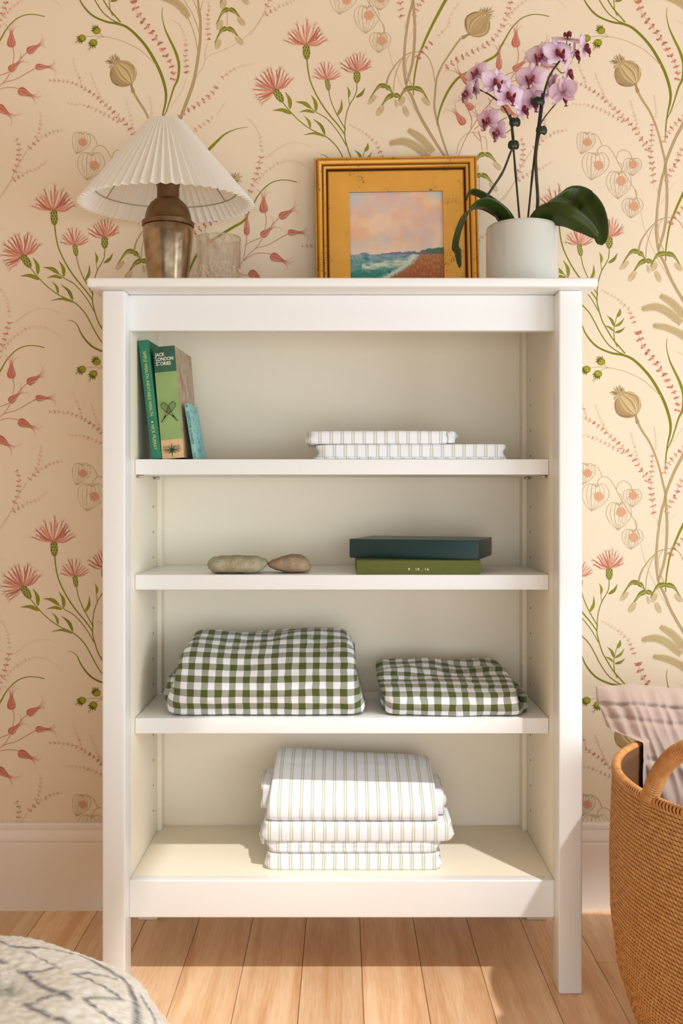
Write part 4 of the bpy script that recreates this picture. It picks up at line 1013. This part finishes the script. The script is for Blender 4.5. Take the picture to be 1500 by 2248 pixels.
for p in ([(1143, 505, .155), (1128, 330, .155), (1121, 252, .155)], [(1157, 505, .165), (1174, 340, .165), (1191, 205, .165)]): stem(p, .0019, .0019, 'stake', M_stake)
for px, py, a in ((1130, 268, .3), (1129, 318, -.2), (1184, 222, .1), (1189, 286, .2)):
    mb = MB()
    for s in (-1, 1):
        c = at(px+s*5+4*a, py, .148); M = Matrix.Rotation(PI/2, 4, 'X') @ Matrix.Rotation(s*.5, 4, 'Y')
        vs = []; nn = 32
        for yy in (-.0012, .0012):
            for i in range(nn):
                an = 2*PI*i/nn; r = .0082+(.0008 if i % 2 else 0); vs.append(M @ Vector((r*math.cos(an)*.8, r*math.sin(an), yy)))
        mb.add([v+c for v in vs], [tuple(range(nn)), tuple(reversed(range(nn, 2*nn)))]+[(i, nn+i, nn+(i+1) % nn, (i+1) % nn) for i in range(nn)])
    for k in range(3): tube(mb, [at(px-11, py-6+6*k, .147), at(px+3, py-5+5*k, .150)], .0009, 5)
    mb.build('plant_clip', M_clip, orc)
# flowers: petals + lip
M_petal = bpy.data.materials.new('orchid_petal'); M_petal.use_nodes = True; t = NT(M_petal)
a = t.n('ShaderNodeAttribute'); a.attribute_name = 'Col'; t.link(a.outputs['Color'], t.b.inputs['Base Color']); t.b.inputs['Roughness'].default_value = .55; t.b.inputs['Sheen Weight'].default_value = .2
tr = t.n('ShaderNodeBsdfTranslucent'); t.link(a.outputs['Color'], tr.inputs[0]); mx = t.n('ShaderNodeMixShader'); mx.inputs[0].default_value = .35
t.link(t.b.outputs[0], mx.inputs[1]); t.link(tr.outputs[0], mx.inputs[2]); t.link(mx.outputs[0], t.nt.nodes['Material Output'].inputs[0])
M_lip = mat('orchid_lip', (96, 6, 30), .35, spec=.5, var=(160, (130, 24, 60), .4, .7)); M_col = mat('orchid_column', (206, 130, 84), .4)
def petal(mb, ang, L, W, curl, y0, base=.05, pt=1.0, nl=12, nw=8):
    vs = []; cs = []; fs = []
    for i in range(nl+1):
        t_ = i/nl; w_ = W*.5*(math.sin(PI*(t_**.72*.96+.04*(1-t_)))**(.62*pt)) if 0 < t_ < 1 else W*.5*(.10 if t_ == 0 else .05)
        for k in range(nw+1):
            s = (k/nw-.5)*2; r = base+L*t_*(1-.10*s*s*t_)
            x = s*w_; yy = y0+curl*(t_**2)*L+.10*W*s*s+.012*math.sin(s*5+t_*7)
            vs.append(Vector((x*math.cos(ang)+r*math.sin(ang), yy, r*math.cos(ang)-x*math.sin(ang))))
            v_ = .5+.5*math.sin(s*22); ed = min(1, abs(s)**3*.8+t_**4)
            c = mixc((244, 218, 238), (253, 240, 250), .35+.65*t_); c = mixc(c, (238, 206, 234), ed*.5); c = mixc(c, (190, 110, 156), (1-t_)**3*.55+.14*v_*(1-t_))
            cs.append((*lin(c), 1))
    m = nw+1
    for i in range(nl):
        for k in range(nw): fs.append((i*m+k, i*m+k+1, (i+1)*m+k+1, (i+1)*m+k))
    mb.add(vs, fs, c=cs)
def ell(mb, c, r, M0=None, n=14):
    vs = []; fs = []
    for j in range(n+1):
        for i in range(n*2):
            th_, a_ = PI*j/n, PI*i/n; v = Vector((r[0]*math.sin(th_)*math.cos(a_), r[1]*math.sin(th_)*math.sin(a_), r[2]*math.cos(th_)))
            if M0: v = M0 @ v
            vs.append(v+Vector(c))
    for j in range(n):
        for i in range(n*2): fs.append((j*2*n+i, (j+1)*2*n+i, (j+1)*2*n+(i+1) % (2*n), j*2*n+(i+1) % (2*n)))
    mb.add(vs, fs)
fl_mb = MB()
petal(fl_mb, 0, .95, .62, .10, .03); petal(fl_mb, math.radians(128), .92, .56, .12, .03); petal(fl_mb, math.radians(-128), .92, .56, .12, .03)
petal(fl_mb, math.radians(68), 1.02, 1.08, .06, -.03, .04, .8, 14, 12); petal(fl_mb, math.radians(-68), 1.02, 1.08, .06, -.03, .04, .8, 14, 12)
lp = MB()
for s in (-1, 1): ell(lp, (s*.20, -.22, -.08), (.06, .16, .22), Matrix.Rotation(s*.25, 4, 'Y'))
lp2 = catmull([(0, -.10, -.12), (0, -.30, -.30), (0, -.42, -.48), (0, -.40, -.66)], 5); tube(lp, lp2, [.07, .09, .11, .13, .14, .15, .15, .14, .13, .11, .09, .08, .06, .05, .03, .02][:len(lp2)], 10)
for s in (-1, 1): tube(lp, catmull([(0, -.40, -.62), (s*.06, -.44, -.72), (s*.14, -.46, -.66)], 4), [.035]*5+[.02]*4, 6)
cb_ = MB(); ell(cb_, (0, -.16, .04), (.075, .13, .10)); ell(cb_, (0, -.22, -.10), (.07, .10, .05))
protos = {}
def flower(px, py, Y, s, yaw, pitch, roll, ped=None):
    c = at(px, py, Y); M = Matrix.Rotation(math.radians(yaw), 4, 'Z') @ Matrix.Rotation(math.radians(pitch), 4, 'X') @ Matrix.Rotation(math.radians(roll), 4, 'Y')
    if not protos:
        protos['f'] = fl_mb.build('flower', M_petal, None); protos['l'] = lp.build('lip', M_lip, protos['f']); protos['c'] = cb_.build('column', M_col, protos['f'])
        f = protos['f']; ch = [protos['l'], protos['c']]
        f.modifiers.new('thick', 'SOLIDIFY').thickness = .012
    else:
        f = protos['f'].copy(); C.objects.link(f); ch = []
        for k in ('l', 'c'):
            q = protos[k].copy(); C.objects.link(q); q.parent = f; ch.append(q)
    f.parent = orc; f.location = c-wloc(orc); f.rotation_euler = M.to_euler(); s *= 1.22; f.scale = (s, s, s)
    if ped:
        e = at(*ped); b = c+(M @ Vector((0, .08, 0)))*s; md = (e+b)/2+Vector((0, .004, -.004)); mbp = MB(); tube(mbp, catmull([b, md, e], 5), .0010, 6); mbp.build('pedicel', M_ped, orc)
FLW = [(1245, 84, .130, .0235, 8, -58, 8, (1248, 108, .14)), (1284, 104, .125, .0225, 62, 5, 12, (1258, 104, .14)), (1226, 116, .120, .0265, 18, -4, -8, (1236, 128, .145)),
       (1186, 124, .135, .0250, -28, 0, 6, (1222, 140, .148)), (1262, 116, .150, .0215, 78, 10, 0, (1252, 106, .14)), (1166, 172, .125, .0265, -22, 4, 4, (1208, 166, .15)),
       (1247, 158, .145, .0215, 72, 8, 0, (1222, 148, .146)), (1238, 204, .125, .0245, 150, -6, 0, (1224, 222, .13)), (1214, 190, .165, .0220, 100, 6, 0, (1204, 178, .15)),
       (1172, 222, .175, .0270, 14, 8, 0, (1192, 212, .158)), (1148, 238, .165, .0220, 60, 6, 0, (1128, 262, .15)),
       (1046, 160, .120, .0215, -42, -8, -10, (1046, 180, .13)), (1090, 182, .115, .0270, 20, -2, 6, (1070, 200, .138)), (1118, 210, .110, .0270, 22, 2, 0, (1104, 228, .145)),
       (1026, 204, .115, .0200, -76, 8, 0, (1048, 196, .134)), (1044, 196, .140, .0190, -86, 8, 0, (1052, 196, .135)), (1071, 264, .125, .0225, -46, 10, 4, (1112, 258, .15)), (1093, 290, .120, .0200, -58, 12, 0, (1122, 284, .15))]
for f_ in FLW: flower(*f_)
print('orchid ok')

# ------------------------------------------------------------------ rattan basket
BC = Vector((.743, -.2425, 0)); BH = .445
def brad(z):
    pts_ = [(0, .225), (.012, .246), (.035, .268), (.08, .294), (.14, .313), (.22, .323), (.32, .325), (.445, .320)]
    for (a, ra), (b, rb) in zip(pts_, pts_[1:]):
        if z <= b:
            u = (z-a)/(b-a); return ra+(rb-ra)*u
    return pts_[-1][1]
bas = thing('rattan_basket', tuple(BC), 'large round woven rattan basket with a wrapped handle, right of the bookcase', 'basket')
M_rat = mat('rattan', (214, 158, 96), .5, spec=.35, var=(90, (186, 124, 64), .3, .75)); M_ratd = mat('rattan_shadow_core', (104, 62, 30), .8)
M_rat2 = mat('rattan_wrap', (212, 154, 92), .42, spec=.4, var=(70, (182, 118, 62), .3, .75))
mb = MB(); zz = [BH*i/28 for i in range(29)]
lathe(mb, [(0, .001)]+[(brad(z)-.0048, max(z, .001)) for z in zz]+[(brad(BH)-.010, BH-.001)]+[(brad(z)-.011, max(z, .008)) for z in reversed(zz)]+[(0, .008)], BC, 160)
mb.build('basket_wall', M_ratd, bas)
rows = 72; nseg = 276; vs = []; fs = []; rb = random.Random(2)
for j in range(rows):
    za = .003+(BH-.006)*j/rows; dz = (BH-.006)/rows
    for i in range(nseg):
        a0 = 2*PI*(i+(j*.34) % 1)/nseg; da = 2*PI/nseg
        am = (a0+da/2) % (2*PI)
        if not (PI*.35 < am < PI*1.98): 
            if (i+j) % 1 == 0 and False: pass
        n0 = len(vs); ju = (rb.random()-.5)*.0006
        for (fa, fz, h) in ((-.25, .72, -.0030), (-.25, 1.10, -.0026), (.22, .34, .0012), (.22, 1.12, .0018), (.75, .00, .0022), (.75, .80, .0016), (1.18, -.20, -.0020), (1.18, .22, -.0030)):
            a_ = a0+da*fa; z_ = za+dz*fz*1.0+ju; r_ = brad(max(0, min(BH, z_)))+h+ju; vs.append((BC.x+r_*math.cos(a_), BC.y+r_*math.sin(a_), min(max(z_, .0015), BH)))
        fs += [(n0, n0+2, n0+3, n0+1), (n0+2, n0+4, n0+5, n0+3), (n0+4, n0+6, n0+7, n0+5)]
        # shadow-side lip of each strand
        
o = obj('weave', np.array(vs), np.array(fs), M_rat, bas, smooth=False); o['kind'] = 'stuff'
mb = MB()
for i in range(300):          # whipped rim
    a_ = 2*PI*i/300; c = Vector((BC.x+(brad(BH)-.004)*math.cos(a_), BC.y+(brad(BH)-.004)*math.sin(a_), BH)); rd = Vector((math.cos(a_), math.sin(a_), 0)); tn = Vector((-math.sin(a_), math.cos(a_), 0)).lerp(rd, .15)
    v0 = []
    for q in range(8):
        b_ = 2*PI*q/8
        for s, rr in ((-.0034, .0058), (0, .0076), (.0034, .0058)): v0.append(c+rd*(rr*math.cos(b_))+Vector((0, 0, rr*math.sin(b_)))+tn*s)
    f0 = []
    for q in range(8):
        for s in range(2): f0.append((q*3+s, q*3+s+1, ((q+1) % 8)*3+s+1, ((q+1) % 8)*3+s))
    mb.add(v0, f0)
mb.build('rim', M_rat2, bas)
def handle(phi0, phi1, hh, lean):
    P = []
    for k in range(41):
        u = k/40; ph = math.radians(phi0+(phi1-phi0)*u); r = brad(BH)-.004+lean*math.sin(PI*u)
        z = BH-.030+(hh+.030)*(math.sin(PI*u)**.62 if 0 < u < 1 else 0)
        P.append(Vector((BC.x+r*math.cos(ph), BC.y+r*math.sin(ph), z)))
    P = [Vector(p) for p in catmull(P, 4)]
    d = [0]
    for i in range(len(P)-1): d.append(d[-1]+(P[i+1]-P[i]).length)
    tot = d[-1]; n = int(tot/.0046); hm_ = MB(); core = MB(); tube(core, P, .0105, 12)
    j = 0
    for k in range(n):
        t_ = tot*(k+.5)/n
        while d[j+1] < t_: j += 1
        c = P[j].lerp(P[j+1], (t_-d[j])/(d[j+1]-d[j])); T = (P[j+1]-P[j]).normalized(); A = T.cross(Vector((.3, .2, .93))).normalized(); B = T.cross(A); v0 = []; f0 = []
        T2 = (T+A*.22*(1 if k % 9 < 7 else -.4)).normalized(); rr0 = .0128+.0006*rb.random()
        for q in range(12):
            b_ = 2*PI*q/12
            for s, rr in ((-.0021, rr0-.0034), (0, rr0), (.0021, rr0-.0034)): v0.append(c+(A*math.cos(b_)+B*math.sin(b_))*rr+T2*s+T*(A.dot(A)*.0016*math.cos(b_)))
        for q in range(12):
            for s in range(2): f0.append((q*3+s, q*3+s+1, ((q+1) % 12)*3+s+1, ((q+1) % 12)*3+s))
        hm_.add(v0, f0)
    h = core.build('handle', M_ratd, bas); w_ = hm_.build('cane_wrap', M_rat2, h); w_['kind'] = 'stuff'
handle(195, 246, .105, .012); handle(15, 66, .105, .012)

# ------------------------------------------------------------------ muslin cushion in the basket
M_mus = mat('crinkled_muslin', (176, 152, 140), .95, spec=.1, bump=(170, .35, .0012), sheen=.3)
NU, NV = 190, 120; vs = []; fs = []
cx0, cx1, cz0, cz1 = .452, .84, .14, .533
def cush(u, v, side):
    x = cx0+(cx1-cx0)*u; z = cz0+(cz1-cz0)*v
    pin = max(0, 1-abs(v-.78)/.5); 
    xin = x
    lw = .055*max(0, min(1, (.93-v)*2.6)); xin = x+lw*(1-u)**3
    # puff
    e = max(0, 1-abs(2*u-1)**3.0)**.5*max(0, 1-abs(2*v-1)**3.2)**.55
    th_ = .050*e
    hem = 1 if v > .93 else 0
    q = -abs(noise.noise(Vector((x*40+z*7, z*5, 3+side))))*.020+noise.noise(Vector((x*70, z*12, 8+side)))*.0045+noise.noise(Vector((x*14+z*16, z*14, 1)))*.005
    for st in (.86, .70, .48, .26):   # quilting lines
        q -= .0048*math.exp(-((v-st-.006*math.sin(x*30))/.010)**2)
    if v > .925: q = q*.5+.0015
    q -= .006*math.exp(-((v-.925)/.008)**2)
    yb = .020+.055*v+.02*math.sin(u*3)
    P = Vector((xin+noise.noise(Vector((z*20, u*3, 5)))*.004*(1-u), yb-.04*0+side*(th_+.003+q*e**.3)-.06, z+.008*math.sin(u*5+1)*v-.010*(u)*v+.004*noise.noise(Vector((x*30, v*2, 7)))*(v > .9)))
    rl = brad(min(P.z, BH))-.019+max(0, P.z-BH-.008)*4.5; dx_, dy_ = P.x-BC.x, P.y-BC.y; rr_ = math.hypot(dx_, dy_)
    if rr_ > rl: P.x = BC.x+dx_*rl/rr_; P.y = BC.y+dy_*rl/rr_
    P.y = min(P.y, .30)
    return P
for side in (-1, 1):
    for i in range(NU+1):
        for j in range(NV+1): vs.append(cush(i/NU, j/NV, side))
m = NV+1; off = (NU+1)*m
for i in range(NU):
    for j in range(NV):
        fs.append((i*m+j, (i+1)*m+j, (i+1)*m+j+1, i*m+j+1)); fs.append((off+i*m+j, off+i*m+j+1, off+(i+1)*m+j+1, off+(i+1)*m+j))
for j in range(NV): fs.append((j, j+1, off+j+1, off+j)); fs.append((NU*m+j+1, NU*m+j, off+NU*m+j, off+NU*m+j+1))
for i in range(NU): fs.append(((i+1)*m, i*m, off+i*m, off+(i+1)*m)); fs.append((i*m+NV, (i+1)*m+NV, off+(i+1)*m+NV, off+i*m+NV))
cu_o = tag(obj('quilted_cushion', vs, fs, M_mus, origin=(.75, .0, cz0)), 'pinkish beige crinkled muslin quilt standing in the rattan basket', 'cushion')

# ------------------------------------------------------------------ woven pouf in the foreground
PC = Vector((-.405, -.80, .205)); PR, PH, PE = .275, .205, 2.4
def pouf_pt(a, b):
    ca, sa = math.cos(b), math.sin(b); q = (abs(ca)**PE+abs(sa)**PE)**(-1/PE)
    return Vector((math.cos(a)*ca*q*PR, math.sin(a)*ca*q*PR, sa*q*PH))
def ray_pouf(px, py):
    o_ = Vector((0, -DIST, EYE)); d = (at(px, py, 0)-o_).normalized(); t_ = .4
    for _ in range(1500):
        p = o_+d*t_-PC; f = (math.hypot(p.x, p.y)/PR)**PE+(abs(p.z)/PH)**PE
        if f < 1: return p
        t_ += .001
    return None
lines = [([(45,2125),(60,2130),(95,2165),(150,2195)], 1.2), ([(45,2125),(80,2128),(130,2122)], .8), ([(60,2092),(100,2108),(130,2122)], .7), ([(160,2140),(210,2165),(262,2200)], 1.0), ([(160,2140),(200,2142),(250,2155)], .7),
         ([(60,2202),(100,2225),(150,2245)], 1.3), ([(60,2202),(100,2190),(150,2180)], .8), ([(180,2198),(230,2228),(290,2262)], .9), ([(180,2198),(220,2196),(262,2200)], .8),
         ([(0,2066),(25,2078),(60,2080),(100,2080),(150,2092),(190,2105),(240,2140),(278,2165),(290,2200),(298,2250),(302,2300)], 1.7), ([(0,2105),(10,2110)], 1), ([(310,2185),(330,2230),(342,2280)], .9), ([(-30,2262),(60,2290),(160,2330)], 1.2), ([(20,2290),(120,2345)], 1.1), ([(200,2290),(250,2325)], 1)]
segs = []
for pts_, wt in lines:
    Pn = [ray_pouf(*p) for p in catmull(pts_, 5)]
    Pn = [p for p in Pn if p is not None]
    for a_, b_ in zip(Pn, Pn[1:]):
        if (a_-b_).length < .06: segs.append((np.array(a_), np.array(b_), wt))
# the same zigzag figure carried on around the pouf
for r in range(7):
    for k in range(18):
        a_ = 2*PI*k/18; 
        if .9 < (a_ % (2*PI)) < 2.2 and r > 2: continue
        b0 = .95-.27*r
        p0, p1, p2 = pouf_pt(a_, b0), pouf_pt(a_+.26, b0-.13), pouf_pt(a_+.02, b0-.16)
        if all((Vector(s_[0])-p0).length > .05 for s_ in segs[:len(segs)]) or r > 3: segs.append((np.array(p0), np.array(p1), 1.0)); segs.append((np.array(p1), np.array(p2), .7))
NA, NB = 1300, 250; A_ = np.linspace(0, 2*PI, NA, endpoint=False); B_ = np.linspace(-1.35, PI/2-.002, NB)
aa, bb = np.meshgrid(A_, B_); ca = np.cos(bb); sa = np.sin(bb); q = (np.abs(ca)**PE+np.abs(sa)**PE)**(-1/PE)
Pp = np.stack([np.cos(aa)*ca*q*PR, np.sin(aa)*ca*q*PR, sa*q*PH], axis=-1).reshape(-1, 3)
dist = np.full(len(Pp), 9.0); wts = np.ones(len(Pp))
for a_, b_, wt in segs:
    ab = b_-a_; L2 = (ab**2).sum()+1e-12; t_ = np.clip(((Pp-a_) @ ab)/L2, 0, 1); d_ = np.sqrt((((a_+t_[:, None]*ab)-Pp)**2).sum(1))/wt
    mk = d_ < dist; dist[mk] = d_[mk]; wts[mk] = wt
rng = np.random.default_rng(4)
tuft = np.sin(aa.ravel()*330+np.round(bb.ravel()*0)*0)*.5+np.array([noise.noise(Vector((p[0]*150, p[1]*150, p[2]*150))) for p in Pp])*.9
soft = np.array([noise.noise(Vector((p[0]*14, p[1]*14, p[2]*14+3))) for p in Pp])
inkm = np.clip(1.1-dist/.0042-1.1*np.maximum(0, -tuft), 0, 1)*(.45+.5*(tuft > -.1))
basec = np.array(lin((246, 238, 226))); inkc = np.array(lin((112, 108, 116))); grn = np.array(lin((150, 152, 126)))
gp = ray_pouf(18, 2172); gd = np.sqrt(((Pp-np.array(gp))**2).sum(1)) if gp is not None else dist*0+9
gm = np.clip(1.2-gd/.018, 0, 1)*(tuft > 0)*.8
colr = basec*(1-inkm[:, None])+inkc*inkm[:, None]; colr = colr*(1-gm[:, None])+grn*gm[:, None]
nr = Pp/np.linalg.norm(Pp, axis=1)[:, None]
Pp = Pp+nr*(tuft*.0020+soft*.007)[:, None]+np.array(PC)
Pp[:, 2] = np.maximum(Pp[:, 2], .0005)
F = []
ii = np.arange(NA); 
for j in range(NB-1): F.append(np.stack([j*NA+ii, j*NA+(ii+1) % NA, (j+1)*NA+(ii+1) % NA, (j+1)*NA+ii], axis=1))
F = np.concatenate(F)
pf_o = obj('woven_pouf', Pp, F, mat_attr('pouf_wool', .95, bump=(260, .4, .0012), spec=.1), origin=(PC.x, PC.y, 0), col=np.concatenate([colr, np.ones((len(colr), 1))], axis=1))
tag(pf_o, 'cream woven wool pouf with dark zigzag lines in the lower left foreground', 'pouf')
print('all ok')
